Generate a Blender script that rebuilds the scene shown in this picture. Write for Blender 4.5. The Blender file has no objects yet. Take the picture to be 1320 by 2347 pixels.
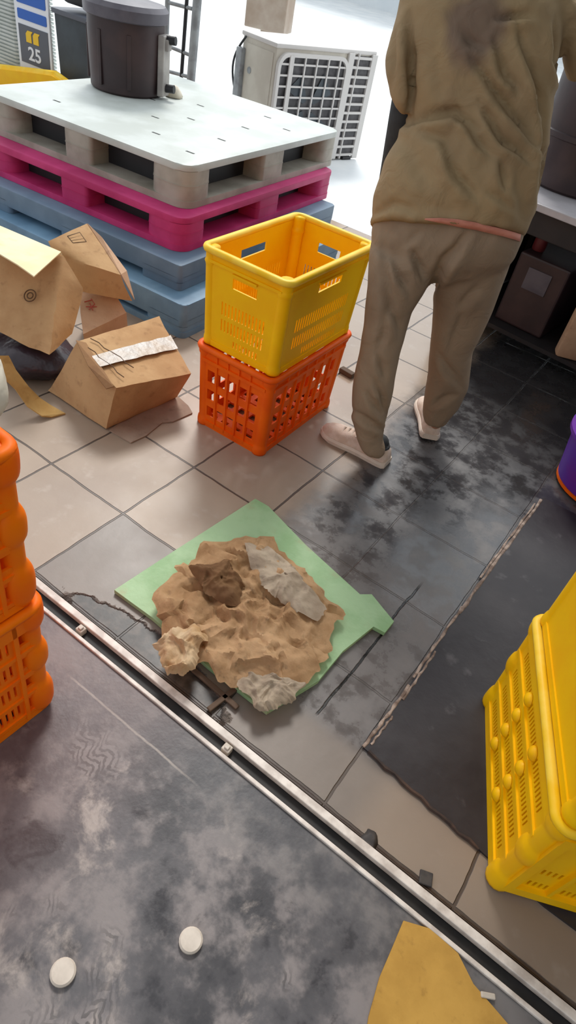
import bpy, bmesh, math, random
from mathutils import Vector, Matrix, noise
random.seed(7); noise.seed_set(7)
S = bpy.context.scene
COL = S.collection
PI = math.pi
HC, FPX = 1.40, 1442.79
RX = Vector((0.79891554, 0.57840673, 0.1648624))
UP = Vector((-0.49905161, 0.48452656, 0.71845773))
FW = Vector((-0.33568057, 0.65626189, -0.67575061))
FH = Vector((FW.x, FW.y, 0)).normalized()

# ------------------------------------------------------------------ helpers
def ray(u, v):
    return FW + RX * ((u - 660) / FPX) - UP * ((v - 1173.5) / FPX)
def at(u, v, z=0.0):
    d = ray(u, v); return Vector((0, 0, HC)) + d * ((HC - z) / -d.z)
def dist_at(u, v, t):
    d = ray(u, v); return Vector((0, 0, HC)) + d * (t / d.dot(FH))
def on_y(u, v, y):
    d = ray(u, v); return Vector((0, 0, HC)) + d * (y / d.y)
def proj(p):
    q = p - Vector((0, 0, HC)); w = q.dot(FW)
    return (660 + FPX * q.dot(RX) / w, 1173.5 - FPX * q.dot(UP) / w)

def link(o, parent=None):
    COL.objects.link(o)
    if parent: o.parent = parent
    return o
def obj(name, bm, mats, parent=None, smooth=False, recalc=True):
    me = bpy.data.meshes.new(name)
    if recalc: bmesh.ops.recalc_face_normals(bm, faces=bm.faces)
    bm.to_mesh(me); bm.free()
    for m in (mats if isinstance(mats, (list, tuple)) else [mats]): me.materials.append(m)
    if smooth:
        me.polygons.foreach_set('use_smooth', [True] * len(me.polygons))
        if smooth != 'all':
            me.set_sharp_from_angle(angle=math.radians(38))
    o = bpy.data.objects.new(name, me)
    return link(o, parent)
def tag(o, label=None, cat=None, group=None, kind=None):
    if label: o['label'] = label
    if cat: o['category'] = cat
    if group: o['group'] = group
    if kind: o['kind'] = kind
    return o
def empty(name, label, cat, loc=(0, 0, 0), rz=0.0, group=None):
    o = bpy.data.objects.new(name, None); link(o)
    o.empty_display_size = .1
    o.location = loc; o.rotation_euler = (0, 0, rz)
    return tag(o, label, cat, group)
def dup_tree(root, loc, rz, label, group=None):
    r = root.copy(); COL.objects.link(r); r.location = loc; r.rotation_euler = (0, 0, rz); r['label'] = label
    if group: r['group'] = group
    def rec(a, b):
        for ch in list(a.children):
            c = ch.copy(); COL.objects.link(c); c.parent = b; rec(ch, c)
    rec(root, r)
    return r

def B(): return bmesh.new()
def box(bm, c, s, rot=None, bev=0.0, mi=0, seg=2):
    m = Matrix.Translation(Vector(c))
    if rot is not None: m = m @ (rot.to_4x4() if isinstance(rot, Matrix) else Matrix.Rotation(rot, 4, 'Z'))
    m = m @ Matrix.Diagonal((s[0], s[1], s[2], 1))
    r = bmesh.ops.create_cube(bm, size=1, matrix=m)
    vs = r['verts']; fs = set(f for v in vs for f in v.link_faces)
    for f in fs: f.material_index = mi
    if bev > 0:
        es = list(set(e for v in vs for e in v.link_edges))
        rr = bmesh.ops.bevel(bm, geom=es, offset=bev, segments=seg, affect='EDGES', profile=.5)
        for f in rr['faces']: f.material_index = mi
def rings(bm, rs, cap0=True, cap1=True, mi=0, closed=True):
    L = [[bm.verts.new(p) for p in r] for r in rs]
    n = len(L[0])
    for a, b in zip(L, L[1:]):
        for i in range(n if closed else n - 1):
            j = (i + 1) % n
            f = bm.faces.new((a[i], a[j], b[j], b[i])); f.material_index = mi
    if cap0: bm.faces.new(list(reversed(L[0]))).material_index = mi
    if cap1: bm.faces.new(L[-1]).material_index = mi
    return L
def frame_of(d):
    d = d.normalized(); a = Vector((0, 0, 1)) if abs(d.z) < .9 else Vector((1, 0, 0))
    x = d.cross(a).normalized(); return x, d.cross(x).normalized()
def tube(bm, pts, rad, n=10, mi=0, caps=True, flat=1.0):
    pts = [Vector(p) for p in pts]; rs = []
    if not isinstance(rad, (list, tuple)): rad = [rad] * len(pts)
    x = None
    for i, p in enumerate(pts):
        d = (pts[min(i + 1, len(pts) - 1)] - pts[max(i - 1, 0)]).normalized()
        if x is None: x, y = frame_of(d)
        else:
            x = (x - d * x.dot(d)).normalized(); y = d.cross(x).normalized()
        rs.append([p + (x * math.cos(2 * PI * k / n) + y * math.sin(2 * PI * k / n) * flat) * rad[i] for k in range(n)])
    rings(bm, rs, caps, caps, mi)
def capsule(bm, a, b, ra, rb, n=14):
    """tapered round-ended limb"""
    a = Vector(a); b = Vector(b); d = (b - a).normalized(); pts = []; rad = []
    for k in range(1, 5):
        t = k / 5 * PI / 2; pts.append(a - d * ra * math.cos(t)); rad.append(ra * math.sin(t))
    pts.append(a); rad.append(ra); pts.append(b); rad.append(rb)
    for k in range(4, 0, -1):
        t = k / 5 * PI / 2; pts.append(b + d * rb * math.cos(t)); rad.append(rb * math.sin(t))
    x, y = frame_of(d)
    rings(bm, [[p + (x * math.cos(2 * PI * k / n) + y * math.sin(2 * PI * k / n)) * r for k in range(n)] for p, r in zip(pts, rad)])
def lathe(bm, prof, c=(0, 0, 0), n=24, mi=0, sx=1, sy=1):
    c = Vector(c)
    rings(bm, [[c + Vector((r * sx * math.cos(2 * PI * k / n), r * sy * math.sin(2 * PI * k / n), z)) for k in range(n)] for r, z in prof], True, True, mi)
def rrect(w, h, r, n=6, cx=0, cy=0):
    o = []
    for (sx, sy, a0) in ((1, 1, 0), (-1, 1, PI / 2), (-1, -1, PI), (1, -1, 1.5 * PI)):
        for k in range(n + 1):
            a = a0 + PI / 2 * k / n
            o.append((cx + sx * (w / 2 - r) + r * math.cos(a), cy + sy * (h / 2 - r) + r * math.sin(a)))
    return o
def prism(bm, poly, z0, z1, mi=0, bev=0.0):
    """poly: list of (x,y) ; extruded z0..z1"""
    a = [bm.verts.new((p[0], p[1], z0)) for p in poly]; b = [bm.verts.new((p[0], p[1], z1)) for p in poly]
    n = len(poly); es = []
    for i in range(n):
        j = (i + 1) % n
        f = bm.faces.new((a[i], a[j], b[j], b[i])); f.material_index = mi
    f0 = bm.faces.new(list(reversed(a))); f1 = bm.faces.new(b)
    f0.material_index = f1.material_index = mi
    if bev:
        es = [e for e in f1.edges] + [e for e in f0.edges]
        rr = bmesh.ops.bevel(bm, geom=es, offset=bev, segments=2, affect='EDGES', profile=.5)
        for f in rr['faces']: f.material_index = mi
def panel(bm, pts, th, mi=0):
    """polygon of 3-D points made into a slab of thickness th (along its normal, downward)"""
    pts = [Vector(p) for p in pts]
    n = Vector((0, 0, 0))
    for i in range(len(pts)): n += pts[i].cross(pts[(i + 1) % len(pts)])
    n = n.normalized()
    if n.z < 0: n = -n
    rings(bm, [[p for p in pts], [p - n * th for p in pts]], mi=mi)
def ring_band(bm, outer, inner, z0, z1, mi=0):
    """closed loop wall between two outlines"""
    n = len(outer)
    L = [[bm.verts.new((p[0], p[1], z)) for p in q] for q, z in ((outer, z0), (outer, z1), (inner, z1), (inner, z0))]
    for a in range(4):
        A, Bq = L[a], L[(a + 1) % 4]
        for i in range(n):
            j = (i + 1) % n
            f = bm.faces.new((A[i], A[j], Bq[j], Bq[i])); f.material_index = mi
def cellwall(bm, W, H, th, holes, xf, mi=0, dents=()):
    """wall W x H with rectangular holes; xf maps (x, depth, z) to a point"""
    xs = {0.0, W}; zs = {0.0, H}
    for (a, b, c, d) in list(holes):
        xs |= {round(a, 5), round(b, 5)}; zs |= {round(c, 5), round(d, 5)}
    xs = sorted(x for x in xs if -1e-6 <= x <= W + 1e-6); zs = sorted(z for z in zs if -1e-6 <= z <= H + 1e-6)
    nx, nz = len(xs) - 1, len(zs) - 1
    solid = [[True] * nz for _ in range(nx)]
    import bisect
    for (a, b, c, d) in holes:
        i0 = bisect.bisect_left(xs, round(a, 5) - 1e-7); i1 = bisect.bisect_left(xs, round(b, 5) - 1e-7)
        k0 = bisect.bisect_left(zs, round(c, 5) - 1e-7); k1 = bisect.bisect_left(zs, round(d, 5) - 1e-7)
        for i in range(i0, i1):
            for k in range(k0, k1): solid[i][k] = False
    V = {}
    def vt(i, k, s):
        if (i, k, s) not in V: V[(i, k, s)] = bm.verts.new(xf(xs[i], th * s, zs[k]))
        return V[(i, k, s)]
    def face(*v):
        try: f = bm.faces.new(v); f.material_index = mi
        except ValueError: pass
    for i in range(nx):
        for k in range(nz):
            if not solid[i][k]: continue
            face(vt(i, k, 0), vt(i + 1, k, 0), vt(i + 1, k + 1, 0), vt(i, k + 1, 0))
            face(vt(i, k, 1), vt(i, k + 1, 1), vt(i + 1, k + 1, 1), vt(i + 1, k, 1))
            if i == 0 or not solid[i - 1][k]: face(vt(i, k, 0), vt(i, k + 1, 0), vt(i, k + 1, 1), vt(i, k, 1))
            if i == nx - 1 or not solid[i + 1][k]: face(vt(i + 1, k, 0), vt(i + 1, k, 1), vt(i + 1, k + 1, 1), vt(i + 1, k + 1, 0))
            if k == 0 or not solid[i][k - 1]: face(vt(i, k, 0), vt(i, k, 1), vt(i + 1, k, 1), vt(i + 1, k, 0))
            if k == nz - 1 or not solid[i][k + 1]: face(vt(i, k + 1, 0), vt(i + 1, k + 1, 0), vt(i + 1, k + 1, 1), vt(i, k + 1, 1))
def remesh(bm, voxel, smooth_it=4):
    """union of everything in bm as one continuous surface"""
    bmesh.ops.recalc_face_normals(bm, faces=bm.faces)
    me = bpy.data.meshes.new('tmp'); bm.to_mesh(me); bm.free()
    o = bpy.data.objects.new('tmp', me); COL.objects.link(o)
    md = o.modifiers.new('r', 'REMESH'); md.mode = 'VOXEL'; md.voxel_size = voxel; md.use_smooth_shade = True
    if smooth_it:
        sm = o.modifiers.new('s', 'SMOOTH'); sm.factor = .5; sm.iterations = smooth_it
    dg = bpy.context.evaluated_depsgraph_get(); dg.update()
    me2 = bpy.data.meshes.new_from_object(o.evaluated_get(dg))
    bpy.data.objects.remove(o); bpy.data.meshes.remove(me)
    b2 = bmesh.new(); b2.from_mesh(me2); bpy.data.meshes.remove(me2)
    return b2
def text_mesh(bm, s, size, xf, depth=.002, mi=0):
    cu = bpy.data.curves.new('t', 'FONT'); cu.body = s; cu.size = size; cu.extrude = depth / 2; cu.align_x = 'CENTER'; cu.align_y = 'CENTER'
    cu.offset = size * .02
    o = bpy.data.objects.new('t', cu); COL.objects.link(o)
    dg = bpy.context.evaluated_depsgraph_get(); dg.update()
    me = bpy.data.meshes.new_from_object(o.evaluated_get(dg)); me.transform(xf)
    n0 = len(bm.faces); bm.from_mesh(me); bm.faces.ensure_lookup_table()
    for f in bm.faces[n0:]: f.material_index = mi
    bpy.data.objects.remove(o); bpy.data.meshes.remove(me); bpy.data.curves.remove(cu)

# ------------------------------------------------------------------ materials
def srgb(r, g, b):
    f = lambda c: ((c / 255 + .055) / 1.055) ** 2.4 if c / 255 > .04045 else c / 255 / 12.92
    return (f(r), f(g), f(b), 1)
class N:
    def __init__(s, name):
        s.m = bpy.data.materials.new(name); s.m.use_nodes = True; s.t = s.m.node_tree
        s.p = s.t.nodes['Principled BSDF']
        s.co = s.t.nodes.new('ShaderNodeTexCoord').outputs['Object']
    def new(s, k): return s.t.nodes.new(k)
    def put(s, sock, v):
        if hasattr(v, 'is_output') or isinstance(v, bpy.types.NodeSocket): s.t.links.new(v, sock)
        else: sock.default_value = v
    def math(s, op, a, b=0.0, c=0.0, clamp=False):
        n = s.new('ShaderNodeMath'); n.operation = op; n.use_clamp = clamp
        s.put(n.inputs[0], a); s.put(n.inputs[1], b); s.put(n.inputs[2], c); return n.outputs[0]
    def xyz(s, v=None):
        n = s.new('ShaderNodeSeparateXYZ'); s.put(n.inputs[0], v or s.co); return n.outputs
    def comb(s, x, y, z=0.0):
        n = s.new('ShaderNodeCombineXYZ'); s.put(n.inputs[0], x); s.put(n.inputs[1], y); s.put(n.inputs[2], z); return n.outputs[0]
    def noise(s, scale, detail=4, rough=.55, v=None, dist=0.0, col=False):
        n = s.new('ShaderNodeTexNoise'); n.inputs['Scale'].default_value = scale; n.inputs['Detail'].default_value = detail
        n.inputs['Roughness'].default_value = rough; n.inputs['Distortion'].default_value = dist
        s.t.links.new(v or s.co, n.inputs['Vector']); return n.outputs[1 if col else 0]
    def step(s, x, a, b, lo=0.0, hi=1.0):
        n = s.new('ShaderNodeMapRange'); n.interpolation_type = 'SMOOTHSTEP'
        s.put(n.inputs[0], x); s.put(n.inputs[1], a); s.put(n.inputs[2], b); s.put(n.inputs[3], lo); s.put(n.inputs[4], hi); return n.outputs[0]
    def mix(s, f, a, b):
        n = s.new('ShaderNodeMix'); n.data_type = 'RGBA'; s.put(n.inputs[0], f); s.put(n.inputs[6], a); s.put(n.inputs[7], b); return n.outputs[2]
    def bump(s, h, dist=.01, st=1.0):
        n = s.new('ShaderNodeBump'); n.inputs['Distance'].default_value = dist; n.inputs['Strength'].default_value = st
        s.put(n.inputs['Height'], h); s.t.links.new(n.outputs[0], s.p.inputs['Normal'])
    def done(s, col, rough=.6, metal=0.0, spec=.5):
        s.put(s.p.inputs['Base Color'], col); s.put(s.p.inputs['Roughness'], rough); s.put(s.p.inputs['Metallic'], metal)
        s.p.inputs['Specular IOR Level'].default_value = spec
        return s.m
def simple(name, c1, c2=None, scale=12, rough=.55, metal=0.0, bump=0.0, bscale=60, spec=.5, detail=4, lo=.35, hi=.65):
    n = N(name); c1 = srgb(*c1)
    if c2:
        col = n.mix(n.step(n.noise(scale, detail), lo, hi), c1, srgb(*c2))
    else: col = c1
    if bump: n.bump(n.noise(bscale, 3), bump)
    return n.done(col, rough, metal, spec)

M = {}
M['yellow'] = simple('yellow_plastic', (255, 200, 0), (252, 190, 0), 9, .45, spec=.25)
M['yellow_rim'] = simple('yellow_plastic_worn', (255, 214, 70), (252, 200, 20), 14, .45, spec=.3)
M['orange'] = simple('orange_plastic', (246, 104, 0), (236, 88, 0), 8, .5, spec=.25)
M['orange_bright'] = simple('bright_orange_plastic', (255, 126, 0), (255, 104, 0), 8, .5, spec=.2)
M['white_plastic'] = simple('white_plastic', (204, 210, 206), (188, 194, 188), 5, .5)
M['grey_plastic'] = simple('warm_grey_plastic', (176, 172, 160), (150, 145, 132), 6, .55)
M['pink'] = simple('pink_plastic', (206, 62, 122), (184, 46, 104), 5, .5, spec=.3)
M['bluegrey'] = simple('blue_grey_plastic', (112, 136, 158), (92, 116, 138), 4, .5)
M['blue_pallet'] = simple('worn_blue_plastic', (116, 152, 180), (96, 130, 158), 5, .5)
M['dark'] = simple('dark_plastic_and_shade', (24, 23, 26), (34, 32, 36), 6, .5)  # real dark plastic parts; also paints the shade inside the pallets
M['slot'] = simple('dark_slot', (60, 62, 60), None, rough=.8)
M['brown_pl'] = simple('dark_brown_plastic', (62, 44, 44), (48, 34, 36), 7, .5)
M['brown_lid'] = simple('grey_violet_plastic', (92, 88, 96), (74, 70, 80), 9, .45)
M['steel'] = simple('grey_steel', (158, 162, 164), (128, 130, 132), 12, .5, .1)
M['lightgrey'] = simple('pale_grey_metal', (176, 170, 164), (150, 144, 140), 10, .5)
M['beige'] = simple('beige_painted_metal', (206, 200, 186), (190, 182, 168), 4, .5)
M['beige_dark'] = simple('aged_beige_metal', (186, 172, 158), (160, 140, 122), 3, .6)
M['grille'] = simple('pale_grille_plastic', (206, 202, 198), None, rough=.5)
M['fin'] = simple('dark_coil_fins', (66, 64, 66), (84, 82, 84), 20, .6)
M['cable'] = simple('black_cable', (28, 32, 36), None, rough=.5)
M['navy'] = simple('navy_plastic', (32, 30, 52), (24, 22, 40), 5, .5)
M['teal'] = simple('dark_teal_plastic', (58, 68, 76), (46, 54, 60), 5, .5)
M['blue_label'] = simple('blue_print', (24, 92, 186), None, rough=.4)
M['label_grey'] = simple('dark_grey_print', (88, 92, 102), None, rough=.5)
M['label_white'] = simple('white_print', (232, 236, 242), None, rough=.5)
M['label_yellow'] = simple('yellow_print', (240, 196, 20), None, rough=.5)
M['purple'] = simple('purple_plastic', (96, 40, 168), (118, 34, 150), 4, .4)
M['tabletop'] = simple('pale_grey_laminate', (196, 192, 196), (180, 176, 180), 8, .35)
M['bench_dark'] = simple('black_brown_panel', (44, 38, 38), (34, 30, 32), 5, .6)
M['shoe'] = simple('off_white_knit', (226, 206, 192), (210, 186, 168), 30, .8, bump=.001, bscale=220)
M['sole'] = simple('cream_rubber', (228, 214, 200), (214, 198, 184), 14, .6)
M['skin'] = simple('skin', (196, 150, 124), (184, 138, 112), 8, .5)
M['hair'] = simple('black_hair', (26, 22, 20), None, rough=.5, bump=.003, bscale=120)
M['arm_cover'] = simple('dark_stretch_fabric', (44, 46, 48), (54, 56, 58), 30, .8)
M['glove'] = simple('grey_work_glove', (96, 94, 92), (82, 80, 78), 30, .9)
M['salmon'] = simple('salmon_lining', (222, 150, 130), (206, 132, 112), 20, .7)
M['dull_red'] = simple('dull_red_metal', (110, 40, 44), None, rough=.5)
M['tape'] = simple('shiny_packing_tape', (186, 180, 174), (166, 146, 124), 14, .4, bump=.003, bscale=40)
M['ink'] = simple('dark_carton_ink', (98, 72, 48), None, rough=.8)
M['red_ink'] = simple('red_carton_ink', (178, 84, 72), None, rough=.8)
M['white_sack'] = simple('white_woven_sack', (226, 216, 198), (206, 196, 176), 14, .7, bump=.003, bscale=30)
M['bin_bag'] = simple('dark_violet_plastic_bag', (42, 32, 40), (60, 46, 54), 6, .35, bump=.008, bscale=14)
M['white_disc'] = simple('white_plastic_disc', (216, 204, 190), (196, 184, 170), 20, .45)
M['alu'] = simple('worn_aluminium', (232, 222, 212), (196, 184, 174), 24, .45, .0)
M['groove'] = simple('black_groove', (26, 24, 24), (40, 36, 34), 18, .6)
M['wood'] = simple('frayed_tan_wood', (176, 156, 142), (112, 92, 80), 40, .8)
M['stain'] = simple('dark_dirt', (52, 48, 48), (72, 66, 62), 40, .7)
M['darkwood'] = simple('dark_scrap_wood', (92, 72, 56), None, rough=.8)
M['dark_brown'] = simple('dark_brown_matte', (80, 58, 46), (50, 38, 34), 30, .8)

def cardboard(name, c1, c2, c3, sc=5, bump=.002):
    n = N(name); a = n.noise(sc, 6, .6); b = n.noise(sc * 5, 4)
    col = n.mix(n.step(a, .35, .68), srgb(*c1), srgb(*c2)); col = n.mix(n.step(b, .56, .8, 0, .6), col, srgb(*c3))
    n.bump(n.noise(26, 4), bump); return n.done(col, .8, 0, .25)
M['carton'] = cardboard('brown_cardboard', (198, 160, 116), (176, 136, 94), (134, 98, 66))
M['carton_dark'] = cardboard('soiled_cardboard', (160, 122, 84), (138, 102, 72), (104, 74, 52))
M['carton_pink'] = cardboard('pinkish_cardboard', (198, 162, 132), (182, 144, 114), (150, 112, 88))
M['carton_pale'] = cardboard('pale_inside_cardboard', (244, 228, 188), (236, 216, 172), (220, 196, 150))
M['carton_strip'] = cardboard('tan_cardboard_strip', (204, 170, 110), (182, 144, 84), (150, 112, 62))
M['sheet'] = cardboard('flattened_grey_brown_cardboard', (168, 146, 128), (146, 122, 106), (110, 88, 74))
M['ochre'] = cardboard('ochre_sheet', (204, 158, 78), (184, 140, 66), (146, 108, 54), 8)
M['kraft'] = cardboard('crumpled_kraft_paper', (224, 188, 146), (196, 156, 114), (128, 96, 70), 9, .004)
M['kraft_pale'] = cardboard('pale_torn_paper', (238, 216, 182), (222, 186, 138), (160, 120, 82), 12, .005)
M['greyfilm'] = cardboard('dirty_grey_paper', (216, 200, 178), (188, 168, 146), (130, 112, 98), 7, .005)

def cloth(name, c1, c2, c3):
    n = N(name)
    col = n.mix(n.step(n.noise(3.2, 4), .35, .7), srgb(*c1), srgb(*c2)); col = n.mix(n.step(n.noise(9, 5), .55, .8, 0, .5), col, srgb(*c3))
    n.bump(n.noise(14, 4, .5, dist=1.5), .005); return n.done(col, .85, 0, .2)
M['shirt'] = cloth('khaki_cotton', (164, 141, 106), (148, 126, 96), (128, 107, 84))
M['trousers'] = cloth('grey_khaki_cotton', (154, 134, 112), (140, 121, 101), (124, 106, 90))

def green_board():
    n = N('pale_green_board'); col = n.mix(n.step(n.noise(7, 5), .4, .7), srgb(164, 196, 150), srgb(138, 176, 124))
    col = n.mix(n.step(n.noise(5, 5, .6), .58, .72, 0, .8), col, srgb(172, 152, 118))
    n.bump(n.noise(30, 4), .003); return n.done(col, .6)
M['green'] = green_board()

def tile_mat():
    n = N('square_floor_tiles'); x, y, z = n.xyz()
    T = .325
    wob = n.noise(7, 3); wob2 = n.math('MULTIPLY', n.math('SUBTRACT', wob, .5), .012)
    tx = n.math('DIVIDE', n.math('ADD', n.math('ADD', x, 1.057), wob2), T); ty = n.math('DIVIDE', n.math('ADD', n.math('SUBTRACT', y, .977), wob2), T)
    def line(t):
        fr = n.math('FRACT', n.math('ADD', t, .5)); return n.math('ABSOLUTE', n.math('SUBTRACT', fr, .5))
    d = n.math('MINIMUM', line(tx), line(ty))
    grout = n.step(d, .007, .013, 1, 0)
    cell = n.comb(n.math('FLOOR', tx), n.math('FLOOR', ty))
    wn = n.new('ShaderNodeTexWhiteNoise'); n.t.links.new(cell, wn.inputs[0]); r = wn.outputs[0]
    base = n.mix(r, srgb(158, 139, 121), srgb(174, 154, 135))
    base = n.mix(n.step(n.noise(3.5, 5), .4, .75, 0, .55), base, srgb(140, 120, 105))
    base = n.mix(n.step(n.noise(14, 5), .56, .75, 0, .35), base, srgb(192, 178, 164))
    # a row of greyer, dirtier tiles along the door track
    dk = n.math('MULTIPLY', n.math('MULTIPLY', n.step(y, .974, .98, 1, 0), n.step(x, -1.059, -1.055)), n.step(x, -.05, .05, 1, .45))
    base = n.mix(n.math('MULTIPLY', dk, .85), base, n.mix(n.noise(9, 4), srgb(104, 96, 90), srgb(128, 118, 110)))
    # black wet grime trodden across the middle
    nz = n.noise(3.2, 6, .62); nb = n.noise(11, 6, .65)
    edge = n.math('SUBTRACT', n.math('ADD', x, .70), n.step(y, 1.95, 2.25, 0, -.06))
    edge = n.math('ADD', edge, n.math('MULTIPLY', n.math('SUBTRACT', nz, .5), .34))
    grime = n.math('MULTIPLY', n.step(edge, -.05, .10), n.step(n.math('ADD', y, n.step(x, -.50, -.25, 0, .10)), .88, .93))
    dirt = n.mix(n.step(nb, .34, .70), srgb(56, 57, 62), srgb(116, 114, 114))
    deep = n.math('MULTIPLY', n.step(nz, .38, .64), n.step(y, 1.45, 1.75))
    dirt = n.mix(deep, dirt, n.mix(n.step(nb, .42, .68), srgb(36, 36, 40), srgb(76, 76, 80)))
    far = n.step(n.math('ADD', y, n.math('MULTIPLY', n.math('SUBTRACT', nb, .5), .5)), 2.1, 2.45); dirt = n.mix(n.math('MULTIPLY', far, n.step(x, -.85, -.72)), dirt, srgb(38, 38, 42))
    near = n.step(y, 1.5, 1.25); dirt = n.mix(n.math('MULTIPLY', near, .7), dirt, n.mix(nb, srgb(92, 86, 84), srgb(128, 120, 116)))
    col = n.mix(n.math('MULTIPLY', grime, .96), base, dirt)
    col = n.mix(n.math('MULTIPLY', grout, n.math('SUBTRACT', 1, n.math('MULTIPLY', grime, .75))), col, srgb(82, 70, 62))
    # broken muddy patch beside the track
    ex = n.math('DIVIDE', n.math('ADD', x, .66), .27); ey = n.math('DIVIDE', n.math('SUBTRACT', y, .655), .075)
    e2 = n.math('ADD', n.math('ADD', n.math('MULTIPLY', ex, ex), n.math('MULTIPLY', ey, ey)), n.math('MULTIPLY', n.math('SUBTRACT', nb, .5), 1.6))
    mud = n.step(e2, 1.1, .9)
    col = n.mix(mud, col, n.mix(n.step(n.noise(30, 4), .4, .7), srgb(48, 41, 37), srgb(84, 73, 65)))
    strip = n.step(n.math('ADD', y, n.math('MULTIPLY', n.math('SUBTRACT', nb, .5), .03)), .648, .656, 1, 0)
    col = n.mix(strip, col, srgb(66, 52, 44))
    # open joint between the grimy slabs
    jx = n.math('ABSOLUTE', n.math('ADD', n.math('ADD', x, .214), n.math('MULTIPLY', n.math('SUBTRACT', nz, .5), .03)))
    joint = n.math('MULTIPLY', n.step(jx, .0045, .002), n.math('MULTIPLY', n.step(y, .815, .83), n.step(y, 1.42, 1.36)))
    col = n.mix(joint, col, srgb(22, 20, 20)); grout = n.math('MAXIMUM', grout, joint)
    h = n.math('ADD', n.math('MULTIPLY', grout, -.5), n.math('ADD', n.math('MULTIPLY', mud, -1.2), n.math('MULTIPLY', nb, .12)))
    n.bump(h, .006)
    wet = n.step(y, 1.7, 2.2, .0, .22); rg = n.mix(grime, n.mix(n.noise(6, 4), n.comb(*(n.math('SUBTRACT', .30, wet),) * 3), n.comb(*(n.math('SUBTRACT', .55, wet),) * 3)), n.mix(n.step(nb, .4, .65), (.16,) * 3 + (1,), (.55,) * 3 + (1,)))
    return n.done(col, rg, 0, .5)
M['tiles'] = tile_mat()

def ground_mat():
    n = N('dirty_dark_concrete'); x, y, z = n.xyz()
    a = n.noise(2.7, 6, .6); b = n.noise(8, 6, .62); c = n.noise(34, 4); d = n.noise(5.2, 7, .66, dist=.35)
    col = n.mix(n.step(a, .36, .62), srgb(62, 61, 64), srgb(100, 97, 99))
    col = n.mix(n.step(b, .45, .62, 0, .9), col, srgb(140, 132, 130))
    col = n.mix(n.step(b, .45, .34, 0, .85), col, srgb(50, 49, 53))
    far = n.step(y, .56, .44)
    col = n.mix(n.math('MULTIPLY', n.step(d, .54, .68, 0, .9), far), col, srgb(180, 168, 160))
    col = n.mix(n.math('MULTIPLY', n.step(d, .43, .35, 0, .9), far), col, srgb(48, 46, 50))
    # short zigzag boot-sole prints, only here and there
    zz = n.math('ABSOLUTE', n.math('SUBTRACT', n.math('FRACT', n.math('MULTIPLY', n.math('ADD', x, n.math('MULTIPLY', a, .3)), 20)), .5))
    w = n.math('SINE', n.math('MULTIPLY', n.math('ADD', n.math('ADD', y, n.math('MULTIPLY', x, .5)), n.math('ADD', n.math('MULTIPLY', zz, .05), n.math('MULTIPLY', b, .03))), 360))
    pr = n.math('MULTIPLY', n.math('MULTIPLY', n.step(w, 0, .5), n.step(n.noise(4.2, 3), .58, .66)), n.step(b, .35, .6))
    col = n.mix(n.math('MULTIPLY', pr, .6), col, srgb(44, 42, 44))
    near = n.step(n.math('ADD', y, n.math('MULTIPLY', n.math('SUBTRACT', b, .5), .2)), .42, .54); col = n.mix(n.math('MULTIPLY', near, .7), col, n.mix(n.step(b, .4, .6), srgb(84, 83, 86), srgb(112, 109, 108)))
    # thin pale scratch running with the track
    sc = n.math('ABSOLUTE', n.math('SUBTRACT', n.math('ADD', y, n.math('MULTIPLY', n.math('SUBTRACT', b, .5), .012)), .502)); col = n.mix(n.math('MULTIPLY', n.step(sc, .0035, .001, 0, .7), n.math('MULTIPLY', n.step(x, -.75, -.7), n.step(x, -.30, -.42))), col, srgb(170, 160, 150))
    col = n.mix(n.step(x, -.30, -.62, 0, .28), col, srgb(140, 108, 104))
    n.bump(n.math('ADD', b, n.math('MULTIPLY', c, .2)), .0025)
    return n.done(col, n.mix(b, (.3,) * 3 + (1,), (.6,) * 3 + (1,)), 0, .4)
M['ground'] = ground_mat()
M['outside'] = simple('sunlit_pale_concrete', (236, 238, 238), (222, 226, 228), 2, .7)
def mat_mat():
    n = N('black_rubber_sheet'); a = n.noise(2.6, 5, .55); b = n.noise(13, 5)
    col = n.mix(n.step(a, .4, .68), srgb(44, 39, 42), srgb(64, 60, 62)); col = n.mix(n.step(b, .6, .74, 0, .6), col, srgb(96, 92, 94))
    n.bump(b, .002); return n.done(col, n.mix(a, (.32,) * 3 + (1,), (.6,) * 3 + (1,)), 0, .35)
M['mat'] = mat_mat()
def mat_grey():
    n = N('worn_grey_rubber'); a = n.noise(5, 5, .6); b = n.noise(22, 5)
    col = n.mix(n.step(a, .38, .66), srgb(96, 90, 88), srgb(122, 115, 112)); col = n.mix(n.step(b, .58, .74, 0, .6), col, srgb(70, 66, 66))
    n.bump(b, .002); return n.done(col, .5)
M['mat_grey'] = mat_grey()
M['shade_ceil'] = simple('shade_ceiling_grey', (120, 118, 114), None, rough=.9)
M['wall'] = simple('grey_wall', (96, 92, 90), (82, 78, 76), 2, .9)
M['wall_white'] = simple('white_outer_wall', (236, 240, 242), (226, 232, 236), 1.5, .8)
M['opening'] = M['dark']

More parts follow.
